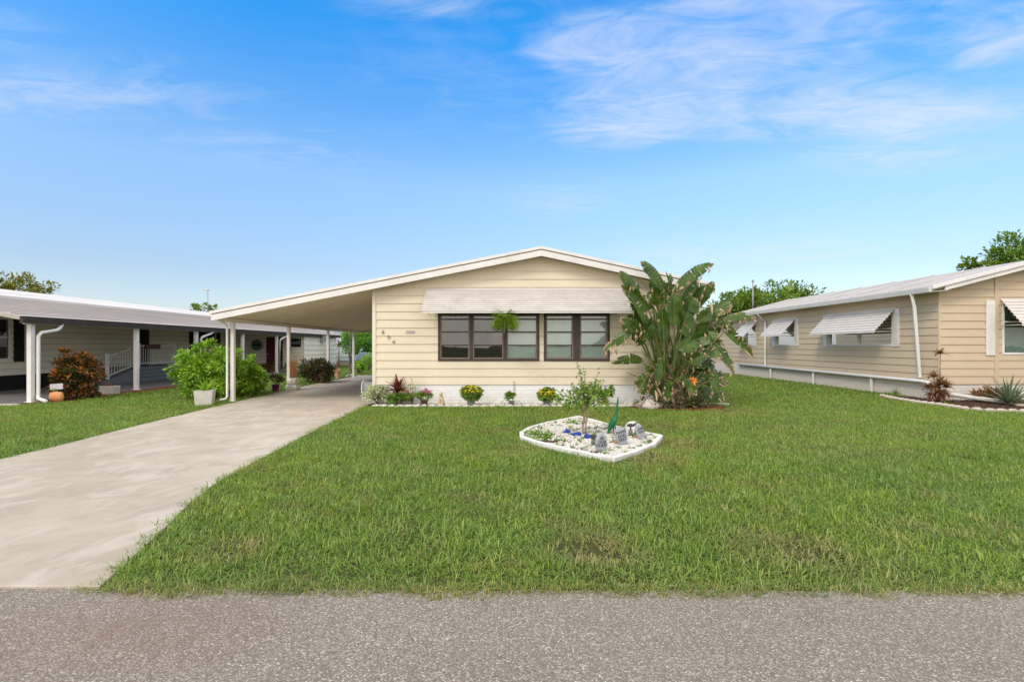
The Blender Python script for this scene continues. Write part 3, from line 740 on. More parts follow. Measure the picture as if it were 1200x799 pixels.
mb = MB(); mb.box(-15.3, -15.06, 21.25, 22.1, 1.36, 1.53); mb.box(-15.32,-15.04,21.22,22.13,1.53,1.56)
o = obj('rail_planter', mb, M['red_door'], org=(-15.2, 21.7, 1.36)); tag(o, 'dark red planter box hung over the white ramp railing', 'planter')

# ------------------------------------------------------------------ far house, car and fence seen through the carport
fh = thing('manufactured_house', 'pale blue house far behind the lawn, seen beyond the grey carport', 'house', (-15, 39, 0))
wfh = W((0, 39, 0), (1,0,0), (0,-1,0))
mb = MB(); lap_wall(mb, wfh, -21, -12.1, .35, [(-21, 2.4), (-16.0, 3.35), (-12.1, 2.62)], [], pitch=.3, butt=.03); obj('front_siding', mb, M['pale_x'], fh, recalc=False)
mb = MB(); lap_wall(mb, W((-12.1,0,0),(0,1,0),(1,0,0)), 39, 52, .35, [(39, 2.6), (52, 2.6)], [], pitch=.3, butt=.03); mb.box(-21,-12.1,51.9,52,0,2.6); obj('side_siding', mb, M['pale_y'], fh, recalc=False)
mb = MB(); mb.box(-21, -12.12, 39.02, 39.1, 0, .35); mb.box(-12.2,-12.12,39.1,52,0,.35); obj('skirt', mb, M['edging'], fh)
mb = MB()
for a, za, b2, zb in ((-21.4, 2.42, -16, 3.52), (-16, 3.52, -11.7, 2.72)): mb.prism([(a, 38.6, za), (b2, 38.6, zb), (b2, 38.6, zb-.17), (a, 38.6, za-.17)], (0, 13.6, 0))
obj('roof', mb, M['roof_w'], fh)
fn = thing('boundary_fence', 'low white board fence at the far end of the lawn behind the trees', 'fence', (-9, 43, 0))
mb = MB()
for i in range(60): x = -12.0 + i*.2; mb.box(x, x+.18, 43, 43.03, .05, 1.05)
obj('boards', mb, M['white2'], fn); mb = MB(); mb.box(-12, 0, 43.031, 43.06, .3, .38); mb.box(-12, 0, 43.031, 43.06, .8, .88); obj('rail', mb, M['white2'], fn)
# parked car
car = thing('parked_car', 'small pale blue car parked under the far tree', 'car', (-12.0, 40.8, 0))
def car_build(cx, cy, L=4.3, Wd=1.75):
    body = [(-L/2,.35),(-L/2+.05,.75),(-L*.32,.88),(-L*.18,1.0),(L*.30,1.0),(L/2-.1,.92),(L/2,.6),(L/2-.02,.32)]
    cab = [(-L*.20,.99),(-L*.05,1.42),(L*.20,1.44),(L*.36,.99)]
    m = MB(); m.prism([(cx+x, cy-Wd/2, z) for x, z in body], (0, Wd, 0)); obj('body', m, paint('pale_blue_car_paint', (.35,.45,.52), .05, 2, .25, 0), car, bevel=.06)
    m = MB(); m.prism([(cx+x, cy-Wd/2+.12, z) for x, z in cab], (0, Wd-.24, 0)); obj('cabin', m, M['dark'], car, bevel=.05)
    for sx in (-L*.32, L*.31):
        for sy in (-Wd/2+.02, Wd/2-.22):
            m = MB(); m.tube([(cx+sx, cy+sy, .32), (cx+sx, cy+sy+.2, .32)], .32, 18, sm=False); wo = obj('wheel', m, M['dark'], car)
            m = MB(); m.tube([(cx+sx, cy+sy-.01, .32), (cx+sx, cy+sy+.205, .32)], .19, 14, sm=False); obj('rim', m, M['white'], wo)
car_build(-11.0, 41.2)

# ------------------------------------------------------------------ plants
def rdir(r=rnd, up=0.0):
    while True:
        v = Vector((r.uniform(-1,1), r.uniform(-1,1), r.uniform(-1,1)))
        if .1 < v.length < 1: break
    v.normalize(); v.z += up; return v.normalized()
def crown(mb, c, rad, n_cl, n_lf, L, Wd, cl_r=.28, seed=1, low=-.6, shell=(.55,1.0), droop=0.0):
    """leaf clumps spread through an uneven ellipsoid, thick on the outside with gaps between"""
    r = random.Random(seed); c = Vector(c); cls = []
    for i in range(n_cl):
        d = rdir(r)
        if d.z < low: d.z = -d.z*.5
        q = r.uniform(*shell) * (1 + .34*noise.noise(d*1.7 + Vector((seed*3.1, 0, 0))))
        p = c + Vector((d.x*rad[0], d.y*rad[1], d.z*rad[2]))*q
        cls.append(p)
        cr_ = cl_r*min(rad)*r.uniform(.7, 1.35)
        for j in range(n_lf):
            e = rdir(r); k = r.random()**.5
            pp = p + Vector((e.x, e.y, e.z*.75))*cr_*k
            dd = (e + d*.7 + Vector((0,0,.25-droop)) + rdir(r)*.4).normalized()
            nn = (d*.5 + Vector((0,0,.8)) + rdir(r)*.5).normalized()
            mb.leaf(pp, dd, nn, L*r.uniform(.6,1.25), Wd*r.uniform(.7,1.2), r.uniform(0,.7))
    return cls
def branches(mb, base, cls, r0, r1=.01, n=None, seed=3, split=.45):
    r = random.Random(seed)
    for p in (cls if n is None else r.sample(cls, min(n, len(cls)))):
        b = Vector(base); m = b.lerp(p, .5) + rdir(r)*.08*(p-b).length; m.z = max(m.z, b.z + .05)
        mb.tube([b, b.lerp(m, .5)+Vector((0,0,.04)), m, p], [r0, r0*.75, (r0+r1)/2, r1], 6, cap=False)
def tree(name, label, base, h_trunk, cc, rad, ncl, nlf, L, Wd, mat, r_tr, seed=1, group=None, cl_r=.28, nb=14, cat='tree'):
    t = thing(name, label, cat, base, group)
    mb = MB(); cls = crown(mb, cc, rad, ncl, nlf, L, Wd, cl_r, seed); obj('crown', mb, mat, t, recalc=False)
    mb = MB(); b = Vector(base); top = b + Vector((0,0,h_trunk))
    mb.tube([b, b.lerp(top, .3)+Vector((r_tr*.4,0,0)), b.lerp(top,.7), top], [r_tr*1.35, r_tr, r_tr*.9, r_tr*.75], 10, cap=False)
    branches(mb, top, cls, r_tr*.5, .015*max(rad), nb, seed); obj('trunk', mb, M['bark'], t, recalc=False)
    return t
G_tree = foliage('tree_leaf', [(.03,.065,.008), (.085,.155,.016), (.17,.26,.03), (.28,.38,.06)], nscale=.7)
G_tree2 = foliage('tree_leaf_olive', [(.05,.065,.01), (.12,.14,.018), (.22,.20,.03), (.28,.27,.06)], nscale=.6)
G_bright = foliage('bush_leaf_bright', [(.045,.115,.008), (.12,.25,.016), (.24,.42,.03), (.42,.58,.08)], nscale=2.2)
G_dark = foliage('bush_leaf_dark', [(.014,.036,.010), (.035,.08,.015), (.08,.15,.03), (.13,.06,.05), (.24,.11,.09)], nscale=2)
G_herb = foliage('herb_leaf', [(.04,.085,.012), (.09,.18,.02), (.18,.29,.035), (.30,.40,.09)], nscale=3)
G_croton = foliage('croton_leaf', [(.010,.022,.008), (.016,.035,.010), (.03,.055,.012), (.055,.06,.014), (.13,.05,.014), (.34,.12,.025), (.62,.25,.06)], nscale=2.4)
G_cord = foliage('cordyline_leaf', [(.06,.018,.018), (.16,.03,.035), (.32,.09,.09)], trans=.2)
G_pale = foliage('variegated_leaf', [(.10,.16,.05), (.30,.38,.18), (.62,.64,.48), (.78,.76,.66)], trans=.2)
G_bird = foliage('paddle_leaf', [(.010,.030,.006), (.030,.070,.012), (.085,.150,.022), (.24,.30,.06)], rough=.40, trans=.25, spec=.35, nscale=3.2, island=.02)
G_dry = foliage('dry_leaf', [(.20,.11,.06), (.36,.23,.14), (.50,.36,.24)], trans=.2)
G_rust = foliage('rust_leaf', [(.10,.045,.02), (.20,.09,.04), (.34,.19,.09)], trans=.2)
Y_fl = foliage('yellow_petal', [(.55,.42,.01), (.80,.64,.015), (.88,.76,.06)], trans=.15)
P_fl = foliage('pink_petal', [(.45,.08,.20), (.60,.18,.34), (.70,.40,.50)], trans=.15)
Y_st = foliage('yellow_stake_leaf', [(.4,.33,.05), (.6,.5,.1)], trans=.1)

# distant trees
tree('leafy_tree', 'dense green tree behind the tan house, right of its roof mast', (15.5, 42, 0), 3.0, at(914, 366, 42)+Vector((0,0,.2)), (4.6, 3.0, 2.2), 95, 90, .30, .17, G_tree, .25, 11, cl_r=.30)
tree('leafy_tree', 'green tree between the cream house and the tan house, behind the big plant', (17.0, 46, 0), 2.8, at(856, 372, 44), (2.6, 2.6, 2.0), 60, 80, .30, .17, G_tree, .22, 12, cl_r=.32)
tree('leafy_tree', 'bright green tree rising over the tan roof at the right edge', (25.2, 24.5, 0), 4.0, (25.35, 24.5, 5.2), (1.95, 1.9, 1.55), 90, 120, .17, .12, foliage('bright_tree_leaf', [(.03,.075,.01), (.08,.17,.02), (.17,.29,.04), (.30,.40,.12)], nscale=.9), .2, 13, cl_r=.3)
tree('leafy_tree', 'small low tree showing just over the tan roof, left of the bright green tree', (22.5, 25.5, 0), 2.8, at(1150, 318, 25), (.8, .8, .75), 16, 50, .2, .13, G_tree, .1, 14, cl_r=.4)
tree('leafy_tree', 'olive green spreading tree behind the left house at the left edge', (-30, 31, 0), 3.4, (-30.2, 31, 4.35), (2.6, 2.4, 1.45), 46, 75, .22, .11, G_tree2, .2, 15, cl_r=.24)
tree('leafy_tree', 'thin dark tree top far away beside the left antenna', (-25.2, 42, 0), 3.2, at(238, 362, 42), (1.1, 1.1, .55), 14, 26, .26, .12, G_tree, .12, 16, cl_r=.3)
tree('leafy_tree', 'round green tree on the far lawn seen through the carport', (-10.75, 34.5, 0), 1.35, at(424, 401, 34.5)+Vector((-.15,0,0)), (1.25, 1.1, 1.15), 80, 60, .15, .10, foliage('round_tree_leaf', [(.03,.09,.008), (.07,.20,.014), (.15,.34,.03), (.22,.42,.05)], nscale=1.6), .11, 17, cl_r=.30)
# dense hedge shrubs by the far lawn
for i, (px, py, Y, rr, lab) in enumerate(((432, 434, 29, .62, 'green shrub on the far lawn at the rear corner of the cream house'), (420, 438, 27.5, .40, 'low green clump on the far lawn beyond the last carport post'))):
    p = gr(px, py); t = thing('shrub', lab, 'shrub', p); mb = MB(); cls = crown(mb, p+Vector((0,0,rr*.8)), (rr,rr,rr*.75), 26, 40, .12, .07, .35, 20+i, -.3); obj('foliage', mb, G_bright, t, recalc=False)
    mb = MB(); branches(mb, p, cls, .02, .006, 8); obj('stems', mb, M['bark'], t, recalc=False)
# antenna on left house far behind
an = thing('antenna', 'thin roof antenna with a small crossbar above the left house', 'antenna', at(243, 362, 38))
mb = MB(); a = at(243.5, 366, 38); b2 = at(243.5, 339, 38); mb.tube([a, b2], .028, 6); obj('mast', mb, M['stone'], an)
mb = MB(); mb.tube([b2+Vector((-.35,0,-.02)), b2+Vector((.12,0,-.02))], .045, 6); mb.tube([b2+Vector((-.1,-.3,-.06)), b2+Vector((-.1,.3,-.06))], .02, 6); obj('crossbar', mb, M['planter_c'], an)

def bush(name, label, base, rad, zc, ncl, nlf, L, Wd, mat, seed, cl_r=.28, nb=18, r0=.015, low=-.55, cat='bush', bm=None):
    t = thing(name, label, cat, base); b = Vector(base)
    mb = MB(); cls = crown(mb, b+Vector((0,0,zc)), rad, ncl, nlf, L, Wd, cl_r, seed, low, (.35, 1.0)); mb.v = [(v[0], v[1], max(v[2], .01+.03*((i*37)%11)/11)) for i, v in enumerate(mb.v)]; obj('foliage', mb, mat, t, recalc=False)
    mb = MB(); branches(mb, b, cls, r0, .004, nb, seed); obj('stems', mb, bm or M['bark'], t, recalc=False)
    return t
bush('flowering_bush', 'large bright green bush between the grass strip and the main carport post', (-8.42, 14.45, 0), (1.02, .72, .80), .70, 190, 50, .12, .065, G_bright, 31, .22, 30, low=-.95)
bush('flowering_bush', 'bright green bush behind the front carport post, right of the larger bush', (-7.98, 15.5, 0), (.56, .55, .58), .52, 80, 50, .12, .065, G_bright, 32, .26, 20, low=-.95)
bush('croton_bush', 'rusty orange and green croton beside the left carport downspout', (-12.0, 14.2, 0), (.60, .56, .66), .60, 150, 40, .12, .055, G_croton, 33, .20, 22, low=-.95)
bush('dark_shrub', 'dark green and wine red shrub beside the third carport post', (-7.75, 20.6, 0), (.72, .6, .52), .46, 110, 45, .12, .065, G_dark, 34, .25, 18, low=-.95)
bush('ground_plant', 'low reddish plants at the foot of the red door', (-13.4, 28.5, 0), (.9, .35, .28), .28, 40, 30, .12, .05, G_croton, 35, .4, 10)
bush('ground_plant', 'small bright green plant right of the red door', (-12.35, 28.9, 0), (.40, .3, .28), .3, 22, 30, .14, .06, G_bright, 36, .4, 10)

# blade plants (agave, cordyline, spider plant)
def blade(mb, p, d, L, Wd, droop=.4, n=6, up=Vector((0,0,1)), fold=.18, taper=.45):
    p = Vector(p); d = Vector(d).normalized(); pts = []; q = p.copy(); dd = d.copy()
    for i in range(n+1):
        pts.append((q.copy(), dd.copy())); q = q + dd*L/n; dd = (dd + Vector((0,0,-droop/n*1.6))).normalized()
    vs = []; fs = []
    sd0 = d.cross(up); 
    if sd0.length < .05: sd0 = Vector((1,.3,0))
    sd0.normalize()
    for i, (q, e) in enumerate(pts):
        t = i/n; wd = Wd*(math.sin(PI*min(1, (t*(1-.0)+.12))**taper*.98)) if t < 1 else 0.001
        wd = Wd*max(.02, (min(1, t/.25+.35))*(1-t**2.2))
        nn = sd0.cross(e).normalized()
        vs += [q - sd0*wd/2 + nn*wd*fold, q, q + sd0*wd/2 + nn*wd*fold]
    for i in range(n):
        fs += [(3*i, 3*i+1, 3*i+4, 3*i+3), (3*i+1, 3*i+2, 3*i+5, 3*i+4)]
    mb.add(vs, fs, True)
def rosette(mb, p, n, L, Wd, tilt=(.2, 1.2), droop=.5, seed=1):
    r = random.Random(seed)
    for i in range(n):
        a = i*2.4 + r.uniform(-.2,.2); t = tilt[0] + (tilt[1]-tilt[0])*((i+.5)/n)
        d = Vector((math.cos(a)*math.sin(t), math.sin(a)*math.sin(t), math.cos(t)))
        blade(mb, Vector(p) + Vector((math.cos(a), math.sin(a), 0))*.01, d, L*r.uniform(.7,1.1), Wd*r.uniform(.8,1.15), droop*r.uniform(.5,1.4))

# concrete planter with spiky plant at the main post
p = gr(240, 475)
t = thing('concrete_planter', 'square pale concrete planter in front of the bright green bush', 'planter', p)
def sq_pot(mb, p, wb_, wt, h, th=.04, rot=0):
    m = Matrix.Rotation(rot, 3, 'Z'); P = Vector(p)
    def ring(w_, z): return [P + m @ Vector((x*w_/2, y*w_/2, z)) for x, y in ((-1,-1),(1,-1),(1,1),(-1,1))]
    rs = [ring(wb_, 0), ring(wb_*1.03, .02), ring(wt, h-.02), ring(wt*1.03, h), ring(wt-2*th, h), ring(wt-2*th-.02, h-.07)]
    vs = [v for r_ in rs for v in r_]; fs = [(3,2,1,0)]
    for i in range(5):
        for k in range(4): fs.append((4*i+k, 4*i+(k+1)%4, 4*i+4+(k+1)%4, 4*i+4+k))
    fs.append((20,21,22,23)); mb.add(vs, fs)
mb = MB(); sq_pot(mb, p, .35, .42, .38, rot=.35); obj('pot', mb, M['planter_c'], t, bevel=.012)
mb = MB(); mb.lathe(p+Vector((0,0,.30)), [(.17,0),(.17,.03)], 12); obj('soil', mb, M['mulch_d'], t)
mb = MB(); rosette(mb, p+Vector((0,0,.34)), 26, .42, .045, (.05,1.2), .4, 5); obj('leaves', mb, G_bright, t, recalc=False)
# white trough by neighbour's carport
p = gr(128, 462.5)
t = thing('trough_planter', 'low weathered white trough planter on the red mulch strip', 'planter', p)
mb = MB(); L = .24
for (x0, x1, z0, z1) in ((-.20, .20, 0, .27),): mb.prism([p+Vector((-.20,-.12,0)), p+Vector((.20,-.12,0)), p+Vector((.26,-.15,.27)), p+Vector((-.26,-.15,.27))], (0,.28,0))
obj('pot', mb, M['planter_c'], t, bevel=.015); mb = MB(); rosette(mb, p+Vector((0,0,.27)), 16, .12, .02, (.1,1.2), .4, 6); mb.blob(p+Vector((0,0,.265)), .22, .11, .025, 12, 6, .4); obj('dead_plant', mb, G_rust, t, recalc=False)
# pumpkin decoration with sign
p = gr(61, 472) + Vector((.02, .1, 0))
t = thing('pumpkin_decoration', 'flat orange pumpkin yard decoration holding a small pale sign beside the croton', 'decoration', p)
mb = MB()
for k in (-.115, -.06, 0, .06, .115): mb.blob(p+Vector((k, .02-abs(k)*.1, .155)), .07, .07, .145-abs(k)*.2, 12, 10)
obj('pumpkin', mb, paint('orange_pumpkin', (.62,.27,.11), .12, 9, .6, .1), t)
mb = MB(); mb.tube([p+Vector((0,.02,.29)), p+Vector((.01,.02,.36))], [.018,.012], 8); obj('stem', mb, M['bark'], t)
mb = MB(); mb.obox(p+Vector((.01,.0,.42)), .34, .015, .15, (0,-.07,0)); sgn = obj('sign', mb, paint('pale_sign', (.52,.48,.50), .1, 9, .7), t)
mb = MB(); [mb.leaf(p+Vector((-.08+.02*i,0,.31)), (math.cos(i), -.2, .5), (0,-1,.3), .09, .05) for i in range(5)]; obj('leaves', mb, G_herb, t, recalc=False)

# purple pot, urn with dried grass, figurine, small palm-ish stake plant
def round_pot(name, label, p, r, h, mat, plant=None, cat='pot', group=None):
    t = thing(name, label, cat, p, group)
    mb = MB(); mb.lathe(p, [(r*.68,0),(r*.72,.01),(r*.95,h*.88),(r*1.06,h*.89),(r*1.06,h),(r*.9,h),(r*.88,h*.86),(.001,h*.85)], 24); obj('pot', mb, mat, t)
    return t
p = gr(323, 459.5)
t = round_pot('purple_pot', 'purple plant pot on the grass between the carport posts', p, .12, .26, paint('purple_glaze', (.13,.02,.10), .2, 8, .4, .05))
mb = MB(); crown(mb, p+Vector((0,0,.42)), (.2,.2,.18), 16, 20, .10, .06, .4, 41); obj('foliage', mb, G_dark, t, recalc=False)
mb = MB(); branches(mb, p+Vector((0,0,.22)), [p+Vector((x,y,.5)) for x, y in ((-.1,0),(.1,.05),(.02,-.1),(.16,0))], .008, .004); mb.tube([p+Vector((.05,0,.2)), p+Vector((.02,0,.65))], .008, 6); obj('stems', mb, M['bark'], t)
p = gr(341, 458) + Vector((0, .15, 0))
t = thing('tiered_urn', 'two tiered white scalloped urn holding dried orange grass beside the second carport post', 'urn', p)
mb = MB(); mb.lathe(p, [(.20,0),(.24,.03),(.24,.16),(.20,.19),(.15,.20)], 48, fl=.05); mb.lathe(p, [(.15,.19),(.19,.23),(.20,.38),(.17,.42),(.12,.42),(.11,.36)], 48, fl=.05); obj('urn', mb, M['planter_c'], t)
mb = MB(); r = random.Random(8)
for i in range(110):
    a = r.uniform(0, 6.28); tl = r.uniform(.02, .3)
    blade(mb, p+Vector((r.uniform(-.09,.09), r.uniform(-.09,.09), .38)), (math.cos(a)*tl, math.sin(a)*tl, 1), r.uniform(.5,.85), .012, .12, 4)
obj('dry_grass', mb, foliage('orange_dry_grass', [(.30,.12,.06), (.48,.22,.12), (.58,.34,.20)], trans=.2), t, recalc=False)
# garden figurine in the distance
p = gr(395, 444)
t = thing('garden_figurine', 'small peach coloured standing figurine past the dark red shrub', 'statue', p)
mb = MB(); mb.lathe(p, [(.13,0),(.14,.04),(.10,.08),(.12,.25),(.10,.42),(.07,.5),(.045,.54)], 16, sy=.75); mb.blob(p+Vector((0,0,.61)), .075, .075, .09, 12, 8)
mb.tube([p+Vector((.08,0,.48)), p+Vector((.14,-.04,.36)), p+Vector((.05,-.11,.32))], [.035,.03,.025], 8); mb.tube([p+Vector((-.08,0,.48)), p+Vector((-.14,-.04,.36)), p+Vector((-.03,-.11,.32))], [.035,.03,.025], 8)
obj('figure', mb, paint('peach_plaster', (.55,.33,.20), .2, 7, .7), t); mb = MB(); mb.blob(p+Vector((0,.012,.64)), .082,.08,.075,12,8); obj('hair', mb, M['terracotta'], t)
p = gr(397, 437); t = thing('potted_shrub', 'thin dark garden plant against the pale blue house', 'plant', p)
mb = MB(); mb.tube([p, p+Vector((0,0,1.0)), p+Vector((.02,0,1.6))], [.05,.035,.02], 8); obj('stem', mb, M['bark'], t); mb = MB(); rosette(mb, p+Vector((.02,0,1.5)), 16, .55, .09, (.3,1.7), .8, 9); obj('leaves', mb, G_dark, t, recalc=False)
p = gr(411, 440); t = thing('orange_marker', 'small orange and white garden ornament at the foot of the last carport post', 'ornament', p)
mb = MB(); mb.lathe(p, [(.07,0),(.08,.02),(.05,.1),(.06,.3),(.04,.5),(.01,.55)], 12); obj('body', mb, M['terracotta'], t)
mb = MB(); mb.lathe(p+Vector((.15,-.3,0)), [(.10,0),(.12,.05),(.04,.09),(.02,.1)], 12); obj('base', mb, M['planter_c'], t)
# hose reel on house corner
p = Vector((-3.78, 13.9, 0)); t = thing('hose_reel', 'grey hose reel with coiled hose against the side of the cream house', 'hose reel', p)
mb = MB()
for i in range(7): mb.tube([p+Vector((-.13+.045*i,   .17*math.cos(a), .34+.17*math.sin(a))) for a in [2*PI*k/20 for k in range(21)]], .026, 6, cap=False)
obj('hose', mb, M['stone'], t)
mb = MB()
for x in (-.17, .17): mb.tube([p+Vector((x, .22*math.cos(a), .34+.22*math.sin(a))) for a in [2*PI*k/20 for k in range(21)]], .015, 6, cap=False); mb.tube([p+Vector((x,-.18,0)), p+Vector((x,0,.34)), p+Vector((x,.18,0))], .014, 6); mb.tube([p+Vector((x,-.22,.34)), p+Vector((x,.22,.34))], .012, 6)
mb.tube([p+Vector((-.17,0,.34)), p+Vector((.17,0,.34))], .04, 10); obj('reel_frame', mb, M['white2'], t)

# ------------------------------------------------------------------ front bed
bedY = 12.72
def G_at(px, Y): return Vector(((px-VX)/F*Y, Y, 0))
p = G_at(442, 12.85); t = bush('variegated_bush', 'low white and green leaved bush at the front left corner of the cream house', p, (.36,.26,.24), .26, 60, 40, .07, .035, G_pale, 51, .32, 12, .008)
p = G_at(452, 12.75); t = bush('ground_plant', 'small mixed green plant under the red cordyline', p+Vector((.35,0,0)), (.40,.22,.17), .18, 60, 36, .06, .035, G_herb, 52, .3, 12, .006)
mb = MB(); crown(mb, p+Vector((.45,-.03,.30)), (.32,.2,.12), 20, 3, .035, .03, .3, 53); obj('flowers', mb, foliage('orange_petal', [(.55,.16,.02),(.7,.4,.05)], trans=.1), t, recalc=False)
p = G_at(465, 12.9); t = thing('cordyline', 'dark red spiky cordyline in the front left flower bed', 'plant', p)
mb = MB(); mb.tube([p, p+Vector((.02,0,.3)), p+Vector((.03,0,.42))], [.022,.018,.015], 8); obj('stem', mb, M['bark'], t)
mb = MB(); rosette(mb, p+Vector((.03,0,.34)), 40, .46, .085, (.12,1.35), .5, 10); rosette(mb, p+Vector((.0,0,.18)), 16, .32, .07, (.5,1.5), .5, 11); obj('leaves', mb, G_cord, t, recalc=False)
p = G_at(449, 12.95); t = thing('bromeliad', 'arching dull red bromeliad beside the cordyline at the house corner', 'plant', p)
mb = MB(); rosette(mb, p+Vector((0,0,.30)), 16, .38, .035, (.4,1.4), .9, 12); obj('leaves', mb, foliage('dusty_red_leaf', [(.09,.03,.03), (.22,.10,.09), (.34,.2,.17)], trans=.2), t, recalc=False)
p = G_at(483, 12.85); t = bush('wispy_plant', 'thin wispy pale green plant between the cordyline and the pink flowers', p, (.26,.2,.30), .42, 40, 14, .05, .012, G_pale, 54, .4, 22, .005)
p = G_at(497, 12.6); t = round_pot('flower_pot', 'brown pot of pink flowers near the cat statue', p, .10, .17, paint('brown_pot', (.14,.07,.05), .2, 9, .7))
mb = MB(); crown(mb, p+Vector((0,0,.26)), (.20,.17,.11), 30, 24, .055, .035, .4, 55); obj('foliage', mb, G_herb, t, recalc=False)
mb = MB(); crown(mb, p+Vector((.06,-.02,.36)), (.15,.12,.07), 14, 22, .035, .03, .35, 56, 0.0); obj('flowers', mb, P_fl, t, recalc=False)
# sitting cat statue: one continuous body
p = G_at(517, 12.62)
def skin_body(name, verts, edges, mat, parent, lv=2, label=None):
    me = bpy.data.meshes.new(name); off = ORG[parent.name]
    me.from_pydata([tuple(Vector(v[:3]) - off) for v in verts], edges, []); o = bpy.data.objects.new(name, me); COL.objects.link(o); o.parent = parent; ORG[o.name] = off
    s = o.modifiers.new('skin', 'SKIN'); s.use_smooth_shade = True
    for i, v in enumerate(verts):
        sv = me.skin_vertices[0].data[i]; sv.radius = (v[3], v[3]); sv.use_root = (i == 0)
    o.modifiers.new('sub', 'SUBSURF').render_levels = lv; o.modifiers['sub'].levels = lv
    me.materials.append(mat); return o
t = thing('cat_statue', 'small tan plaster statue of a sitting cat on the white gravel by the wall', 'statue', p)
V = [(0,.02,.11,.085), (0,0,.19,.065), (0,-.015,.26,.042), (0,-.03,.31,.052), (.028,-.02,.37,.010), (-.028,-.02,.37,.010), (.035,-.05,.17,.022), (.035,-.06,.03,.018), (-.035,-.05,.17,.022), (-.035,-.06,.03,.018), (.075,-.01,.05,.035), (-.075,-.01,.05,.035), (0,-.075,.30,.022), (.09,.05,.03,.018), (.11,-.03,.025,.014)]
V = [(p.x+a, p.y+b2, p.z+c, r_) for a, b2, c, r_ in V]
skin_body('body', V, [(0,1),(1,2),(2,3),(3,4),(3,5),(1,6),(6,7),(1,8),(8,9),(0,10),(0,11),(3,12),(0,13),(13,14)], paint('tan_plaster', (.55,.41,.26), .2, 9, .8, .2), t)
mb = MB(); mb.box(p.x-.13, p.x+.13, p.y-.10, p.y+.10, .0, .03); obj('base', mb, paint('tan_plaster_base', (.50,.37,.23), .2, 9, .8, .2), t, bevel=.006)
mb = MB(); [mb.blob(p+Vector((x, -.078, .318)), .007,.005,.008, 8, 6) for x in (-.02,.02)]; obj('eyes', mb, M['ink'], t)
mumpot = paint('grey_plastic_pot', (.26,.29,.27), .15, 9, .6, .1)
def mum(px, lab, seed, s=1):
    p = G_at(px, 12.62); t = round_pot('potted_mum', lab, p, .115*s, .20*s, mumpot, cat='potted plant', group='yellow mums along the front wall')
    c = p + Vector((0,0,.33*s)); mb = MB(); crown(mb, c, (.255*s,.23*s,.175*s), 190, 24, .048, .03, .22, seed, -.95, (.55,1.0)); obj('foliage', mb, G_herb, t, recalc=False)
    mb = MB(); r = random.Random(seed)
    for i in range(330):
        d = rdir(r)
        if d.z < -.05 + .35*r.random(): continue
        q = c + Vector((d.x*.265*s, d.y*.24*s, d.z*.19*s))*r.uniform(.92,1.05)
        for k in range(5):
            a = k*1.26; e = (d*.5 + Vector((math.cos(a), math.sin(a), .3*math.sin(a*2)))).normalized(); mb.leaf(q, e, d, .026, .020, .1)
    obj('flowers', mb, Y_fl, t, recalc=False)
mum(552, 'round yellow mum in a grey pot below the left window, beside the cat statue', 61)
mum(640.5, 'yellow mum in a grey pot below the middle of the windows, behind the planter tree', 62, .86)
p = G_at(599.5, 12.7); t = round_pot('potted_plant', 'small potted plant with one tall leafy shoot between the two yellow mums', p, .08, .13, mumpot, cat='potted plant')
mb = MB(); crown(mb, p+Vector((-.03,0,.25)), (.13,.12,.11), 30, 22, .05, .032, .4, 63); 
for i in range(26):
    z_ = .3 + .32*i/26; a = i*2.2; mb.leaf(p+Vector((.07+.02*math.sin(i), 0, z_)), (math.cos(a), math.sin(a), .2), (0,0,1), .07, .04)
obj('foliage', mb, G_herb, t, recalc=False)
mb = MB(); mb.tube([p+Vector((.02,0,.1)), p+Vector((.06,0,.3)), p+Vector((.08,0,.64))], [.007,.006,.004], 6); obj('stem', mb, M['bark'], t)
t = thing('wire_edging', 'low dark wire hoop edging around the small potted plant', 'edging', p+Vector((0,-.1,0)))
mb = MB()
for k in range(6):
    x = p.x - .27 + k*.1; mb.tube([(x+.05-.05*math.cos(a), p.y-.12, .14*math.sin(a)) for a in [PI*i/8 for i in range(9)]], .004, 5)
obj('hoops', mb, M['dark_fascia'], t)
p = G_at(706, 12.7); t = round_pot('basket_planter', 'brown basket of leafy green plant right of the planter tree', p, .14, .18, paint('wicker', (.20,.13,.08), .4, 30, .9, .6), cat='planter')
mb = MB(); crown(mb, p+Vector((0,0,.29)), (.28,.2,.14), 60, 20, .065, .04, .3, 64, -.3)
for s_ in (-1, 1): crown(mb, p+Vector((s_*.22,0,.38)), (.07,.07,.12), 8, 16, .06, .035, .5, 65+s_)
obj('foliage', mb, G_herb, t, recalc=False)
mb = MB(); crown(mb, p+Vector((.02,0,.46)), (.16,.1,.06), 8, 8, .03, .025, .3, 67); obj('flowers', mb, foliage('lilac_petal', [(.3,.28,.42), (.5,.48,.6)], trans=.1), t, recalc=False)
# white pebble strip + painted stone edge along the wall
mb = MB(); r = random.Random(3)
et = thing('bed_edging', 'line of small white painted stones edging the gravel bed along the house wall', 'edging', (0, 12.45, 0))
x = -3.35; k = 0
blocks = []
while x < 3.2:
    Lb = r.uniform(.16,.26); b_ = MB(); b_.blob((x+Lb/2, 12.5+.02*math.sin(x*3), .02), Lb/2, .06, .045, 12, 8, .6); blocks.append(b_); x += Lb*.98
for b_ in blocks: obj('stone', b_, M['pebble'], et)
p = G_at(762, 12.1); mb = MB(); mb.blob(p+Vector((0,0,.07)), .27, .17, .14, 16, 10, .5); o = obj('rock', mb, M['edging'], org=p); tag(o, 'flat beige rock at the left foot of the big paddle leaved plant', 'rock')

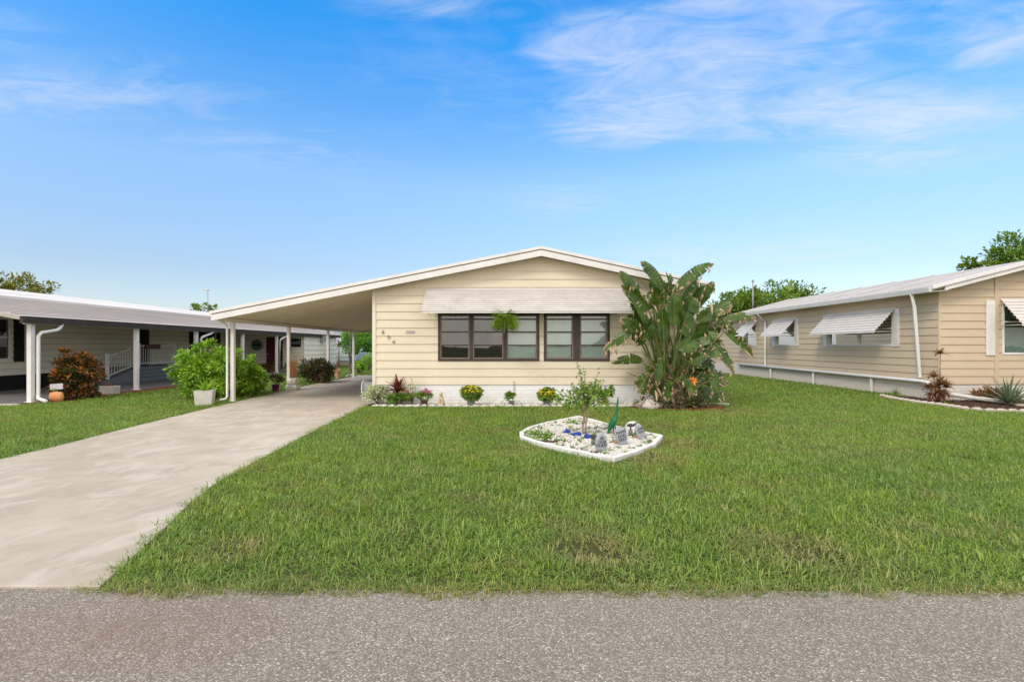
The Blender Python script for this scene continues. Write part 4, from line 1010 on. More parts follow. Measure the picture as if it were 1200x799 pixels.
# ------------------------------------------------------------------ scatter helper (stuff)
def scatter(name, pts, sources, label, cat):
    me = bpy.data.meshes.new(name); me.from_pydata([q[:3] for q in pts], [], [])
    for nme, ty, vals in (('rot', 'FLOAT_VECTOR', [c for q in pts for c in q[3:6]]), ('scl', 'FLOAT', [q[6] for q in pts]), ('idx', 'INT', [q[7] for q in pts])):
        at_ = me.attributes.new(nme, ty, 'POINT'); at_.data.foreach_set('vector' if ty == 'FLOAT_VECTOR' else 'value', vals)
    o = bpy.data.objects.new(name, me); COL.objects.link(o); o['kind'] = 'stuff'; o['label'] = label; o['category'] = cat
    col = bpy.data.collections.new(name + '_sources')
    for i, sm_ in enumerate(sources):
        so = bpy.data.objects.new('%s_piece_%02d' % (name, i), sm_); col.objects.link(so)
    for sm_ in sources: 
        if sm_.materials and sm_.materials[0] not in list(me.materials): me.materials.append(sm_.materials[0])
    ng = bpy.data.node_groups.new(name, 'GeometryNodeTree')
    ng.interface.new_socket('Geometry', in_out='INPUT', socket_type='NodeSocketGeometry'); ng.interface.new_socket('Geometry', in_out='OUTPUT', socket_type='NodeSocketGeometry')
    n = ng.nodes; gi = n.new('NodeGroupInput'); go = n.new('NodeGroupOutput'); ip = n.new('GeometryNodeInstanceOnPoints'); ci = n.new('GeometryNodeCollectionInfo')
    ci.inputs['Collection'].default_value = col; ci.inputs['Separate Children'].default_value = True; ci.inputs['Reset Children'].default_value = True
    def na(nm_, ty):
        a = n.new('GeometryNodeInputNamedAttribute'); a.data_type = ty; a.inputs['Name'].default_value = nm_; return a.outputs['Attribute']
    L = ng.links.new
    L(gi.outputs[0], ip.inputs['Points']); L(ci.outputs[0], ip.inputs['Instance']); ip.inputs['Pick Instance'].default_value = True
    L(na('idx', 'INT'), ip.inputs['Instance Index']); L(na('rot', 'FLOAT_VECTOR'), ip.inputs['Rotation']); L(na('scl', 'FLOAT'), ip.inputs['Scale']); L(ip.outputs[0], go.inputs[0])
    md = o.modifiers.new('scatter', 'NODES'); md.node_group = ng
    return o

# grass clumps
def grass_clump(seed, nb_, rad, hmin, hmax, wd, lean=.9):
    r = random.Random(seed); mb = MB()
    for i in range(nb_):
        a = r.uniform(0, 2*PI); q = rad*math.sqrt(r.random()); p = Vector((math.cos(a)*q, math.sin(a)*q, -.004))
        a2 = r.uniform(0, 2*PI); tl = r.uniform(.1, lean)
        blade(mb, p, (math.cos(a2)*tl, math.sin(a2)*tl, 1), r.uniform(hmin, hmax), wd*r.uniform(.7,1.2), r.uniform(.3,1.4), 3, fold=.15)
    return mesh_of('grass_clump_%d' % seed, mb, M['grass'], (0,0,0), False)
clumps = [grass_clump(100+i, 58, .12, .03, .10, .0078, 2.2) for i in range(6)] + [grass_clump(200+i, 40, .16, .04, .09, .011, 1.6) for i in range(4)]
bird_c = (4.05, 12.6)
PLO = [(1.41,10.44), (.75,9.65), (.36,9.0), (.20,8.5), (.20,8.1), (.38,7.72), (.82,7.1), (1.31,6.56), (1.72,7.0), (2.10,7.5), (2.42,8.2), (2.0,8.85)]
PLI = [(1.31+(a-1.31)*.95, 8.35+(b_-8.35)*.965) for a, b_ in PLO]
PLN = [(1.41,10.47), (.15,8.18), (1.31,6.50), (2.45,8.2)]
def in_poly(x, y, P):
    c = False; n_ = len(P)
    for i in range(n_):
        (x0,y0), (x1,y1) = P[i], P[(i+1)%n_]
        if (y0 > y) != (y1 > y) and x < (x1-x0)*(y-y0)/(y1-y0)+x0: c = not c
    return c
RB = [(11.68, 14.95), (10.83, 14.92), (10.64, 14.1), (10.56, 13.2), (10.65, 12.7), (10.61, 11.95), (10.85, 11.56), (11.45, 11.42), (17, 11.42), (17, 14.2)]     # neighbour's bed
def grass_ok(x, y, m=0.0):
    if y < 3.11 + .07*noise.noise(Vector((x*1.3, 0, 0))) + .06*noise.noise(Vector((x*5, 1, 0))): return False
    if y < 26 and drive_l(y)-.02+.03*noise.noise(Vector((y*3,5,0))) < x < drive_r(y)+.015+.03*noise.noise(Vector((y*3,0,0))): return False
    if y < 26 and y < 3.2 and -7.3 < x < -2.5: return False
    if HX0-.1 < x < 3.15 and y > 12.42 and y < 29.2: return False
    if 3.1 <= x < HX1+.05 and 12.95 < y < 29.2: return False
    if ((x-bird_c[0])/1.15)**2 + ((y-12.35)/.55)**2 < 1: return False
    if -9.9 > x > -24.3 and False: return False
    if -24.3 < x < -12.25 and 12.7 < y < 37: return False
    if -12.3 <= x < -11.75 and 13.2 < y < 20.5: return False
    if x > wx and 13.9 < y < 31.6: return False
    if in_poly(x, y, RB): return False
    if in_poly(x, y, PLO): return False
    if -21 < x < -12.1 and y > 39: return False
    return True
pts = []; r = random.Random(5)
def bare(x, y):
    b_ = 0
    for (a, c, rad, amt) in DRY[:10]:
        d_ = math.hypot(x-a, (y-c)*1.3)/rad
        b_ = max(b_, amt*max(0, 1-d_*1.3)*.85)
    return b_
Y = 3.0; step = .092
while Y < 48:
    st = step if Y < 8 else (.105 if Y < 14 else .17 if Y < 24 else .26)
    X = -(Y*1.02+2.2)
    while X < Y*1.02+2.2:
        x = X + r.uniform(-.6,.6)*st; y = Y + r.uniform(-.6,.6)*st; X += st
        if not grass_ok(x, y): continue
        k = noise.noise(Vector((x*.9, y*.9, 0))); 
        if r.random() < bare(x, y) + max(0, (k-.38))*1.0: continue
        hh = 1.0 + .30*noise.noise(Vector((x*1.6, y*1.6, 4))) + r.uniform(-.18,.18)
        if y < 3.3: hh *= .75
        far = y > 12
        pts.append((x, y, 0, r.uniform(-.12,.12), r.uniform(-.12,.12), r.uniform(0, 6.28), hh*(1.0 if not far else (.95 if Y < 14 else 1.25)), r.randrange(6) if not far else 6+r.randrange(4)))
    Y += st
x = -2.6
while x < 6.5:      # runners creeping over the street edge and the apron
    pts.append((x, 3.13 + .05*noise.noise(Vector((x*1.3,0,0))) + r.uniform(-.035,.05), 0, r.uniform(-.3,.1), r.uniform(-.2,.2), r.uniform(0,6.28), r.uniform(.5,.85), r.randrange(6))); x += r.uniform(.02,.05)
y = 3.2
while y < 12.6:
    pts.append((drive_r(y) + .03 + r.uniform(-.02,.06), y, 0, r.uniform(-.2,.2), r.uniform(-.35,.0), r.uniform(0,6.28), r.uniform(.55,.95), r.randrange(6))); y += r.uniform(.03,.07)
print('grass clumps', len(pts))
scatter('grass', pts, clumps, 'coarse green lawn grass with straw coloured worn patches', 'grass')
# taller runner blades creeping over the edges
def pebble_mesh(seed, mat, fl=.7):
    mb = MB(); mb.blob((0,0,0), 1, .8, fl, 8, 6, .5); return mesh_of('pebble_%d' % seed, mb, mat, (0,0,0), False)
pebs = [pebble_mesh(i, M['pebble'], .5+.12*i) for i in range(3)] + [pebble_mesh(9, M['edging'], .6)]
pts = []
for i in range(14000):
    x = r.uniform(.1, 2.5); y = r.uniform(6.5, 10.5)
    if not in_poly(x, y, PLI): continue
    if r.random() < .38+1.1*noise.noise(Vector((x*2.5,y*2.5,0))): continue
    pts.append((x, y, .03 + .012*r.random(), r.uniform(-.4,.4), r.uniform(-.4,.4), r.uniform(0,6.28), r.uniform(.018,.042), 3 if r.random() < .2 else r.randrange(3)))
mb = MB(); mb.add([(a, b_, .022) for a, b_ in PLO], [tuple(range(len(PLO)))]); o = struct('planter_soil', mb, M['mulch_d'])
scatter('white_pebbles', pts, pebs, 'white pebbles filling the diamond shaped lawn planter', 'pebbles')
pts = []
for i in range(5200):
    x = r.uniform(-3.4, 3.2); y = r.uniform(12.5, 13.28)
    pts.append((x, y, .012 + .01*r.random(), r.uniform(-.4,.4), r.uniform(-.4,.4), r.uniform(0,6.28), r.uniform(.018,.034), 3 if r.random() < .12 else r.randrange(3)))
scatter('white_gravel', pts, pebs, 'white gravel strip along the front wall of the cream house', 'gravel')
def chip(seed, mat):
    mb = MB(); mb.obox((0,0,0), 2, .7, .35, (0,0,0)); return mesh_of('chip_%d' % seed, mb, mat, (0,0,0), False)
def mulch(name, mat, area, n_, label, s=(.012,.03)):
    pts = []
    for i in range(n_):
        q = area()
        if q: pts.append((q[0], q[1], .012+.02*r.random(), r.uniform(-.6,.6), r.uniform(-.6,.6), r.uniform(0,6.28), r.uniform(*s), 0))
    scatter(name, pts, [chip(1, mat)], label, 'mulch')
def a1():
    a = r.uniform(0,6.28); q = math.sqrt(r.random()); return (bird_c[0]+math.cos(a)*q*1.15, 12.38+math.sin(a)*q*.55)
mulch('red_mulch', M['mulch'], a1, 3200, 'red bark mulch under the big paddle leaved plant')
mulch('red_mulch', M['mulch'], lambda: (r.uniform(-12.3,-11.8), r.uniform(13.2,20.5)), 5200, 'strip of red mulch along the left carport slab')
def a2():
    x, y = r.uniform(10.6,16), r.uniform(11.4,15)
    return (x, y) if in_poly(x, y, RB) and not (x > wx and y > 13.95) else None
mulch('brown_mulch', M['mulch_d'], a2, 9000, 'brown mulch in the corner bed of the tan house')
# weeds in the pebble bed
mb = MB()
for i in range(210):
    if i < 50: x, y = .45+r.gauss(0,.13), 8.25+r.gauss(0,.22)
    else: x, y = r.uniform(.3,2.3), r.uniform(6.8,10.2)
    if not in_poly(x, y, PLI): continue
    for k in range(10):
        a = r.uniform(0,6.28); mb.leaf((x, y, .035), (math.cos(a), math.sin(a), r.uniform(.2,1.6)), (0,0,1), r.uniform(.05,.11), r.uniform(.01,.028))
o = obj('weeds', mb, G_herb, recalc=False); tag(o, 'small green weeds sprouting among the white pebbles', 'weeds', kind='stuff')

# ------------------------------------------------------------------ planter border and contents
pb = thing('planter_border', 'white painted diamond shaped block border in the front lawn', 'planter border', (1.3, 8.3, 0))
def border(pts_, wd=.075, h=.075):
    pts_ = [Vector((a, b2, 0)) for a, b2 in pts_]
    for k in range(len(pts_)-1):
        a, b2 = pts_[k], pts_[k+1]; L = (b2-a).length; n_ = max(1, round(L/.40)); d = (b2-a).normalized(); nn = Vector((-d.y, d.x, 0))
        for i in range(n_):
            p0 = a + d*(L*i/n_+.001); p1 = a + d*(L*(i+1)/n_-.001); hh = h + r.uniform(-.004,.004); o_ = r.uniform(-.004,.004)
            m_ = MB(); m_.hexa([p0+nn*(o_-wd/2), p1+nn*(o_-wd/2), p1+nn*(o_+wd/2), p0+nn*(o_+wd/2)] + [v+Vector((0,0,hh)) for v in (p0+nn*(o_-wd/2), p1+nn*(o_-wd/2), p1+nn*(o_+wd/2), p0+nn*(o_+wd/2))])
            obj('block', m_, M['curb'], pb, bevel=.012)
border([(1.41,10.44), (.75,9.65), (.36,9.0), (.20,8.5), (.20,8.1), (.38,7.72), (.82,7.1), (1.31,6.56)])
border([(1.31,6.56), (1.72,7.0), (2.10,7.5), (2.42,8.2)]); border([(2.42,8.2), (2.0,8.85), (1.41,10.44)])
# small tree
p = Vector((1.225, 8.4, 0)); t = thing('small_tree', 'small multi branched leafy tree growing in the white pebble planter', 'tree', p)
mb = MB(); cls = []; r = random.Random(77)
stems = []
for i in range(15):
    a = i*2.4; rr = r.uniform(.12, .46); zt_ = r.uniform(.52, .98) if i > 2 else r.uniform(1.0, 1.22)
    if i <= 2: rr *= .6
    stems.append(p + Vector((math.cos(a)*rr, math.sin(a)*rr*.8, zt_)))
wood = MB(); wood.tube([p, p+Vector((-.02,0,.16)), p+Vector((.0,.01,.30)), p+Vector((.01,0,.42))], [.026,.020,.018,.016], 8)
wood.tube([p+Vector((.03,.02,0)), p+Vector((.03,.01,.2)), p+Vector((.07,0,.42))], [.014,.012,.010], 7)
for q in stems:
    b0 = p+Vector((.01,0,.40)); m_ = b0.lerp(q, .5)+Vector((0,0,.03))+rdir(r)*.03; wood.tube([b0, m_, q], [.010,.007,.003], 5, cap=False)
    for k in range(34):
        u = r.uniform(.25,1.05); c = (b0.lerp(m_, u*2) if u < .5 else m_.lerp(q, u*2-1)) + rdir(r)*r.uniform(0,.075)
        mb.leaf(c, rdir(r, .1), rdir(r, .9), r.uniform(.04,.07), r.uniform(.028,.045), .3)
cls = crown(mb, p+Vector((0,0,.62)), (.48,.40,.20), 50, 14, .062, .04, .26, 78)
obj('foliage', mb, G_herb, t, recalc=False); obj('trunk', wood, paint('pale_trunk', (.34,.24,.16), .25, 20, .9, .4), t, recalc=False)
# green bird-like garden ornament
p = Vector((1.74, 8.55, 0)); t = thing('heron_ornament', 'green slender garden bird ornament with its neck stretched straight up', 'garden ornament', p)
V = [(0,0,.20,.060), (-.05,.0,.12,.045), (-.085,0,.04,.022), (.035,0,.27,.032), (.05,0,.36,.021), (.06,0,.46,.017), (.068,0,.54,.018), (.078,0,.62,.006), (-.105,0,.0,.010)]
V = [(p.x+a, p.y+b2, p.z+c+.03, r_) for a, b2, c, r_ in V]
skin_body('body', V, [(0,1),(1,2),(0,3),(3,4),(4,5),(5,6),(6,7),(2,8)], paint('green_enamel', (.012,.16,.065), .25, 9, .35, .1), t)
mb = MB(); mb.tube([p+Vector((.0,0,0)), p+Vector((0,0,.2))], .008, 6); mb.tube([p+Vector((.04,0.02,0)), p+Vector((.02,0,.22))], .008, 6); obj('legs', mb, M['dark_fascia'], t)
# stepping stones stood on edge, with dark lettering
def std_stone(px, py0, py1, wpx, lab, lean, yaw, words):
    Y = CH*F/(py1-HY) ; p = Vector(((px-VX)/F*Y, Y, .02)); h = (py1-py0)/F*Y; wd = wpx/F*Y
    t = thing('engraved_stone', lab, 'garden stone', p, 'grey engraved stones in the pebble planter')
    m = Matrix.Rotation(yaw, 3, 'Z') @ Matrix.Rotation(lean, 3, 'Y') @ Matrix.Rotation(-.12, 3, 'X')
    mb = MB(); n_ = 22; ringf = []; ringb = []
    c = Vector((0,0,h/2))
    prof = []
    for k in range(n_):
        a = 2*PI*k/n_; q = 1 + .07*noise.noise(Vector((math.cos(a)*1.5+px, math.sin(a)*1.5, 0))); prof.append((math.cos(a)*wd/2*q, math.sin(a)*h/2*q))
    rows = [(-.5, .80), (-.42, .94), (-.2, 1), (.2, 1), (.42, .94), (.5, .8)]
    vs = []; fs = []
    for d_, s_ in rows:
        for (x, z_) in prof: vs.append(p + m @ (c + Vector((x*s_, d_*.055, z_*s_))))
    for i in range(5):
        for k in range(n_): fs.append((i*n_+k, i*n_+(k+1)%n_, (i+1)*n_+(k+1)%n_, (i+1)*n_+k))
    fs.append(tuple(range(n_))); fs.append(tuple(range(5*n_, 6*n_))); mb.add(vs, fs, True)
    st_ = obj('slab', mb, M['stone'], t)
    for j, wrd in enumerate(words):
        me = text_mesh(wrd, wd*.34, .002); me.materials.clear(); me.materials.append(M['ink'])
        o = bpy.data.objects.new('lettering', me); COL.objects.link(o); o.parent = t
        pos = m @ (c + Vector((0, -.031, h*.20 - j*h*.17))); o.location = pos
        o.rotation_euler = (m @ Matrix.Rotation(PI/2, 3, 'X')).to_euler()
std_stone(704.5, 508.5, 532, 14.5, 'left and nearest of the three grey engraved stones', .06, .25, ['BE', 'OUR', 'GUEST'])
std_stone(731, 500, 525, 14.5, 'middle of the three grey engraved stones, below the green bird', -.22, .3, ['PAWS', 'AND', 'REST'])
std_stone(753.5, 496.5, 518.5, 11, 'rightmost grey engraved stone, leaning by the dark toadstool lamp', -.3, .45, ['LOVE', 'YOU'])
# dark toadstool lights, blue shards, terracotta bits
def toad(px, py, lab, h=.2):
    p = gr(px, py); t = thing('toadstool_light', lab, 'garden light', p)
    mb = MB(); mb.tube([p+Vector((0,0,.02)), p+Vector((0,0,h))], .012, 8); obj('stake', mb, M['dark_fascia'], t)
    mb = MB(); mb.lathe(p+Vector((0,0,h-.02)), [(.052,0),(.058,.012),(.05,.03),(.028,.042),(.005,.047)], 16); obj('cap', mb, M['dark_fascia'], t)
    mb = MB(); mb.lathe(p+Vector((0,0,.03)), [(.03,0),(.035,.06),(.03,.12)], 12); obj('lamp', mb, paint('smoky_lamp', (.14,.13,.11), .2, 6, .4), t)
toad(695.5, 526, 'dark garden light behind the left engraved stone', .19); toad(739, 514, 'dark broad capped garden light between the middle and right stones', .22); toad(746, 513, 'dark garden light right beside the broad capped one', .22)
bl = paint('cobalt_glass', (.02,.05,.33), .2, 9, .3, .05)
for i, (px, py, sx, sz, rt_, lab) in enumerate(((664, 511, .09, .12, (.3,.5,.2), 'small upright blue glass chunk, leftmost of the blue pieces'), (675, 513, .17, .06, (.2,-.15,.3), 'flat blue glass chunk left of the tree trunk'), (689, 517, .13, .10, (.3,.3,-.3), 'blue glass chunk right of the tree trunk'))):
    p = gr(px, py); mb = MB(); mb.obox(p+Vector((0,0,.055)), sx, .08, sz, rt_); o = obj('blue_glass', mb, bl, org=p, bevel=.015); tag(o, lab, 'glass chunk', 'blue glass pieces in the planter')
for (px, py, lab) in ((724, 523, 'terracotta shard leaning at the middle engraved stone'), (746, 517, 'terracotta piece at the foot of the right engraved stone')):
    p = gr(px, py); mb = MB(); mb.blob(p+Vector((0,0,.05)), .06, .05, .045, 12, 8, .5); o = obj('terracotta_piece', mb, M['terracotta'], org=p); tag(o, lab, 'terracotta')
p = gr(719, 508)+Vector((.30,-.05,0)); mb = MB(); mb.blob(p+Vector((0,0,.09)), .12, .09, .13, 16, 10, .25); o = obj('white_rock', mb, M['curb'], org=p); tag(o, 'white round rock behind the middle engraved stone', 'rock')
p = gr(639, 512); t = thing('yellow_stake', 'thin yellowed plant shoot at the left side of the planter', 'plant', p)
mb = MB(); blade(mb, p, (-.12,0,1), .46, .035, .15, 6); blade(mb, p, (.25,0,.8), .2, .02, .5, 5); obj('shoot', mb, Y_st, t, recalc=False)
p = gr(677, 499); t = thing('spreading_plant', 'low spreading plant behind the planter tree', 'plant', p)
mb = MB(); rosette(mb, p+Vector((-.1,0,.03)), 18, .26, .022, (.6,1.3), .5, 21); rosette(mb, p+Vector((.55,-.4,.03)), 14, .22, .02, (.5,1.3), .5, 22); rosette(mb, p+Vector((-.02,-2.2,.03)), 12, .18, .03, (.4,1.2), .5, 23); obj('leaves', mb, G_herb, t, recalc=False)

# ------------------------------------------------------------------ hanging fern
c = at(592, 368, 12.55); p = Vector((c.x, 12.62, 2.30))
t = thing('hanging_fern', 'green fern in a hanging pot under the long awning', 'hanging plant', p)
mb = MB(); mb.tube([p+Vector((0,0,.02)), p+Vector((0,0,-.08))], .006, 6)
for k in range(3): a = k*2.09; mb.tube([p+Vector((0,0,-.04)), p+Vector((.11*math.cos(a), .11*math.sin(a), -.17))], .003, 4)
obj('hanger', mb, M['white'], t)
mb = MB(); mb.lathe(p+Vector((0,0,-.27)), [(.05,0),(.075,.04),(.085,.10),(.08,.10)], 16); obj('pot', mb, M['dark_fascia'], t)
mb = MB(); r = random.Random(12)
for i in range(230):
    a = r.uniform(0,6.28); tl = r.uniform(.1,2.1); d = Vector((math.cos(a)*math.sin(tl), math.sin(a)*math.sin(tl), math.cos(tl)))
    q = p + Vector((.05*math.cos(a),.05*math.sin(a),-.15)); L_ = r.uniform(.22,.44); dd = d.copy(); n_ = 12
    for j in range(n_):
        sd = dd.cross(Vector((0,0,1))); sd = sd.normalized() if sd.length > .01 else Vector((1,0,0))
        lw_ = .075*(1-j/n_)**.5+.015
        for s_ in (-1,1): mb.leaf(q, sd*s_+dd*.5, (0,0,1), lw_, .022, .3)
        q = q + dd*L_/n_; dd = (dd + Vector((0,0,-.20))).normalized()
obj('fronds', mb, foliage('fern_leaf', [(.05,.11,.012), (.13,.23,.02), (.28,.40,.035), (.46,.54,.09)]), t, recalc=False)
mb = MB(); mb.tube([p+Vector((-.02,-.16,-.15)), p+Vector((-.025,-.18,-.50))], .006, 6); obj('tag', mb, M['white'], t)

# ------------------------------------------------------------------ bird of paradise
bp = thing('bird_of_paradise', 'huge clump of torn paddle leaves with dry tips by the front wall', 'plant', (bird_c[0], bird_c[1]-.15, 0))
lf = MB(); stk = MB(); dryb = MB()
BB = Vector((4.0, 12.45, 0)); r = random.Random(21)
def paddle(target, Ld, s0, tip, wd, droopy=.3, face=None, dry=.25, tear=.35, n=13):
    """s0: blade start, tip: blade tip; stalk arcs from the crown base to s0"""
    s0 = Vector(s0); tip = Vector(tip); b = BB + Vector((r.uniform(-.35,.35)+ (s0.x-BB.x)*.12, r.uniform(-.22,.22), 0))
    d = (tip-s0)
    m1 = b.lerp(s0, .5) + Vector(((b.x-s0.x)*.12, 0, .12))
    stk.tube([b, b.lerp(m1,.5)+Vector((0,0,.05)), m1, m1.lerp(s0,.55)+Vector((0,0,.03)), s0], [.032,.028,.022,.018,.014], 6, cap=False)
    up = Vector(face) if face else Vector((r.uniform(-.5,.5), -1.0, r.uniform(.2,1.1)))
    up.normalize()
    pts_ = []
    for i in range(n+1):
        u = i/n; q = s0 + d*u + Vector((0,0,1))*math.sin(PI*u)*droopy*d.length*.35; pts_.append(q)
    prev = None
    for sgn_ in (-1, 1):
        hang = 0.0; isdry = False
        for i in range(n):
            u0, u1 = i/n, (i+1)/n
            e = (pts_[i+1]-pts_[i]).normalized(); sd = e.cross(up)
            if sd.length < .1: sd = e.cross(Vector((1,0,.2)))
            sd.normalize(); nn = sd.cross(e).normalized()
            def wv(u): return wd*.5*(max(0.0, math.sin(PI*min(1,(u*.92+.06))**.85)))**.6
            torn = r.random() < tear
            if torn: hang = r.uniform(.0, .6)
            g0 = .0 if not torn else r.uniform(.05,.3)
            w0, w1 = wv(u0+ (u1-u0)*g0), wv(u1)
            jj = r.uniform(.86,1.06) if torn else 1
            def edge_(p_, w_): return p_ + sd*sgn_*w_*jj*math.cos(hang*.8+.25) - (nn if nn.z > 0 else -nn)*w_*math.sin(hang*.8) + nn*w_*.25 - Vector((0,0,w_*hang*.55))
            q0 = pts_[i].lerp(pts_[i+1], 0); a0 = pts_[i].lerp(pts_[i+1], g0)
            E0, E1 = edge_(a0 + e*w0*.18, w0), edge_(pts_[i+1]+e*w1*.18, w1)
            M0, M1 = a0.lerp(E0,.5)+nn*w0*.03, pts_[i+1].lerp(E1,.5)+nn*w1*.03
            L0 = pts_[i] if not torn else pts_[i]
            isdry = (u1 > 1-dry*.35*r.uniform(.2,1.6)) or (r.random() < dry*.10)
            tgt = lf
            tgt.add([L0, pts_[i+1], M1, M0], [(0,1,2,3)]); 
            (dryb if isdry else lf).add([M0, M1, E1, E0], [(0,1,2,3)])
            if torn and r.random() < dry: dryb.leaf(E0, Vector((r.uniform(-.5,.5),r.uniform(-.4,.1),-1)), (0,-1,0), r.uniform(.08,.2), .05, .5)
    stk.tube(pts_, [.013]+[.010]*(n-1)+[.003], 5, cap=False)
E = [((747,343),(726,318),.34,-.25,.1), ((778,340),(751,306),.30,.1,.1), ((790,340),(836,309),.27,-.25,.5), ((797,352),(818,326),.34,0,.3), ((812,362),(836,330),.36,.25,.2),
     ((760,364),(728,335),.32,-.3,.5), ((764,392),(736,345),.42,-.4,.2), ((790,382),(790,343),.44,-.5,.1), ((803,375),(812,348),.38,-.55,.1), ((742,388),(707,412),.26,-.3,.9),
     ((750,390),(727,372),.28,-.4,.7), ((818,376),(846,364),.28,-.2,.4), ((845,377),(886,371),.20,-.1,1), ((850,388),(883,418),.24,-.2,.6), ((838,402),(860,438),.24,-.1,.5),
     ((812,400),(842,392),.32,-.5,.2), ((806,424),(828,417),.30,-.6,.2), ((822,436),(850,452),.24,-.3,.4), ((832,446),(848,472),.20,-.4,.5), ((775,420),(770,452),.26,-.5,.3),
     ((772,362),(748,352),.34,0,.3), ((790,345),(780,318),.26,.3,.2), ((768,350),(765,325),.30,.3,.3), ((820,350),(832,342),.28,.4,.2), ((755,402),(738,385),.3,-.2,.4),
     ((808,395),(800,362),.36,-.3,.1), ((778,398),(775,360),.36,-.45,.1), ((760,440),(748,460),.18,-.4,.5), ((825,410),(845,418),.24,-.4,.5), ((800,440),(815,462),.22,-.6,.3), ((785,445),(782,470),.2,-.6,.3),
     ((795,410),(823,402),.30,-.6,.2), ((765,380),(752,398),.28,-.6,.3), ((835,372),(862,388),.24,.2,.6), ((842,362),(858,356),.2,.3,.6)]
for (a, b2, wd, dy, dry) in E:
    Yb = 12.45 + dy; s0 = at(a[0], a[1], Yb); tp = at(b2[0], b2[1], Yb + r.uniform(-.25,.15))
    f_ = Vector((r.uniform(-.6,.6), -1, r.uniform(-.1,1.0)))
    paddle(None, None, s0, tp, wd*1.15, .25, f_, dry, .26 + .25*dry)
for i in range(60):
    px = 790 + r.gauss(0, 22); py = r.uniform(345, 465) if i < 42 else r.uniform(400, 462); dy = r.uniform(-.25, .65)
    a = r.uniform(-1.5, 1.5); L_ = r.uniform(22, 38)
    px = max(752, min(838, px)) if py < 425 else max(768, min(822, px)); side_ = (px-790)/45
    tx = px + L_*math.sin(a*.6 + side_*.9); ty = max(335, py - L_*math.cos(a*.6+side_*.9)*(1 if py < 410 else -.2))
    paddle(None, None, at(px, py, 12.5+dy), at(tx, ty, 12.5+dy+r.uniform(-.3,.2)), r.uniform(.26,.42), .3, (r.uniform(-.8,.8), -1, r.uniform(-.1,1)), r.uniform(.1,.5), .3)
obj('leaves', lf, G_bird, bp, recalc=False); obj('leaf_stalks', stk, foliage('green_stalk', [(.06,.085,.02), (.11,.15,.035), (.20,.20,.07)], trans=.05), bp, recalc=False)
# dead leaves hanging round the base and in the crown
for i in range(210):
    hz = r.random()
    if hz < .62: px, py, Yb = 790+r.gauss(0,20), r.uniform(425,474), 12.3+r.uniform(-.25,.3)
    else: px, py, Yb = r.uniform(735,850), r.uniform(330,430), 12.15+r.uniform(-.15,.5)
    q = at(px, py, Yb)
    if q.z < .02: q.z = .02
    dd = Vector((r.uniform(-.8,.8), r.uniform(-.5,.3), r.uniform(-1,.2))); L_ = r.uniform(.12,.38)
    if q.z + dd.normalized().z*L_ < .01: dd.z = .1
    blade(dryb, q, dd, L_, r.uniform(.03,.09), r.uniform(0,.4), 4, fold=.35)
obj('dry_leaves', dryb, G_dry, bp, recalc=False)
tk = MB()
for i in range(16):
    a = r.uniform(0,6.28); q = Vector((BB.x+.42*math.cos(a)*r.random(), BB.y+.25*math.sin(a), 0)); tk.tube([q, q+Vector((r.uniform(-.08,.08),0,.35)), q+Vector((r.uniform(-.25,.25),r.uniform(-.1,.1),r.uniform(.7,1.1)))], [.06,.05,.035], 7, cap=False)
obj('trunks', tk, paint('fibrous_trunk', (.17,.12,.075), .45, 16, .95, .6, sc3=(1,1,.4)), bp, recalc=False)
fl = MB(); q = at(811, 447, 12.0)
for k in range(9): a = k*.7; fl.leaf(q, (math.cos(a), -.3, math.sin(a)*.7+.4), (0,-1,0), .14, .06, .3)
obj('flower', fl, foliage('orange_flower', [(.65,.16,.01), (.8,.28,.03)], trans=.1), bp, recalc=False)
bush('ground_plant', 'low dark ground cover at the foot of the big paddle leaved plant', (4.05, 12.15, 0), (.95,.3,.14), .12, 50, 22, .08, .045, G_dark, 91, .8, 12, .006)

# ------------------------------------------------------------------ corner bed of the tan house
eb = thing('bed_edging', 'curved row of pinkish scalloped edging blocks round the tan house corner bed', 'edging', (11.5, 13, 0))
path = [gr(1034, 465.5), gr(1050, 469), gr(1075, 473), gr(1100, 476), gr(1130, 480.5), gr(1160, 483), gr(1200, 484), gr(1250, 484)]
dl = []; 
for a, b2 in zip(path, path[1:]):
    n_ = max(1, round((b2-a).length/.2))
    for i in range(n_): dl.append((a.lerp(b2, i/n_), (b2-a).normalized()))
for q, d in dl:
    a = math.atan2(d.y, d.x); mb = MB(); mb.obox(q+Vector((0,0,.035)), .19, .10, .07, (0,0,a+r.uniform(-.05,.05))); mb.lathe(q+Vector((0,0,.03)), [(.085,0),(.085,.05),(.06,.06)], 12, sy=.6)
    obj('block', mb, M['edging'], eb, bevel=.008)
p = gr(1105, 473.5)+Vector((0,.15,0)); t = thing('ti_plant', 'brown and rust coloured dying ti plant at the corner of the tan house', 'plant', p)
mb = MB(); st_ = MB()
for i, (dx, dy, h) in enumerate(((.1,.05,1.32), (-.12,0,.72), (-.02,-.08,.55), (.14,-.03,.52), (-.2,.04,.42), (.22,0,.45))):
    b0 = p+Vector((dx*.4,dy,0)); t0 = p+Vector((dx,dy,h)); st_.tube([b0, b0.lerp(t0,.5)+Vector((.02,0,0)), t0], [.016,.012,.009], 6)
    rosette(mb, t0-Vector((0,0,.04)), 20, .24, .075, (.2,1.5), .7, 70+i)
    if i: rosette(mb, b0.lerp(t0,.6), 14, .24, .07, (.9,2.2), .9, 90+i); rosette(mb, b0.lerp(t0,.35), 10, .2, .04, (1.2,2.5), .6, 99+i)
obj('leaves', mb, G_rust, t, recalc=False); obj('stems', st_, M['bark'], t)
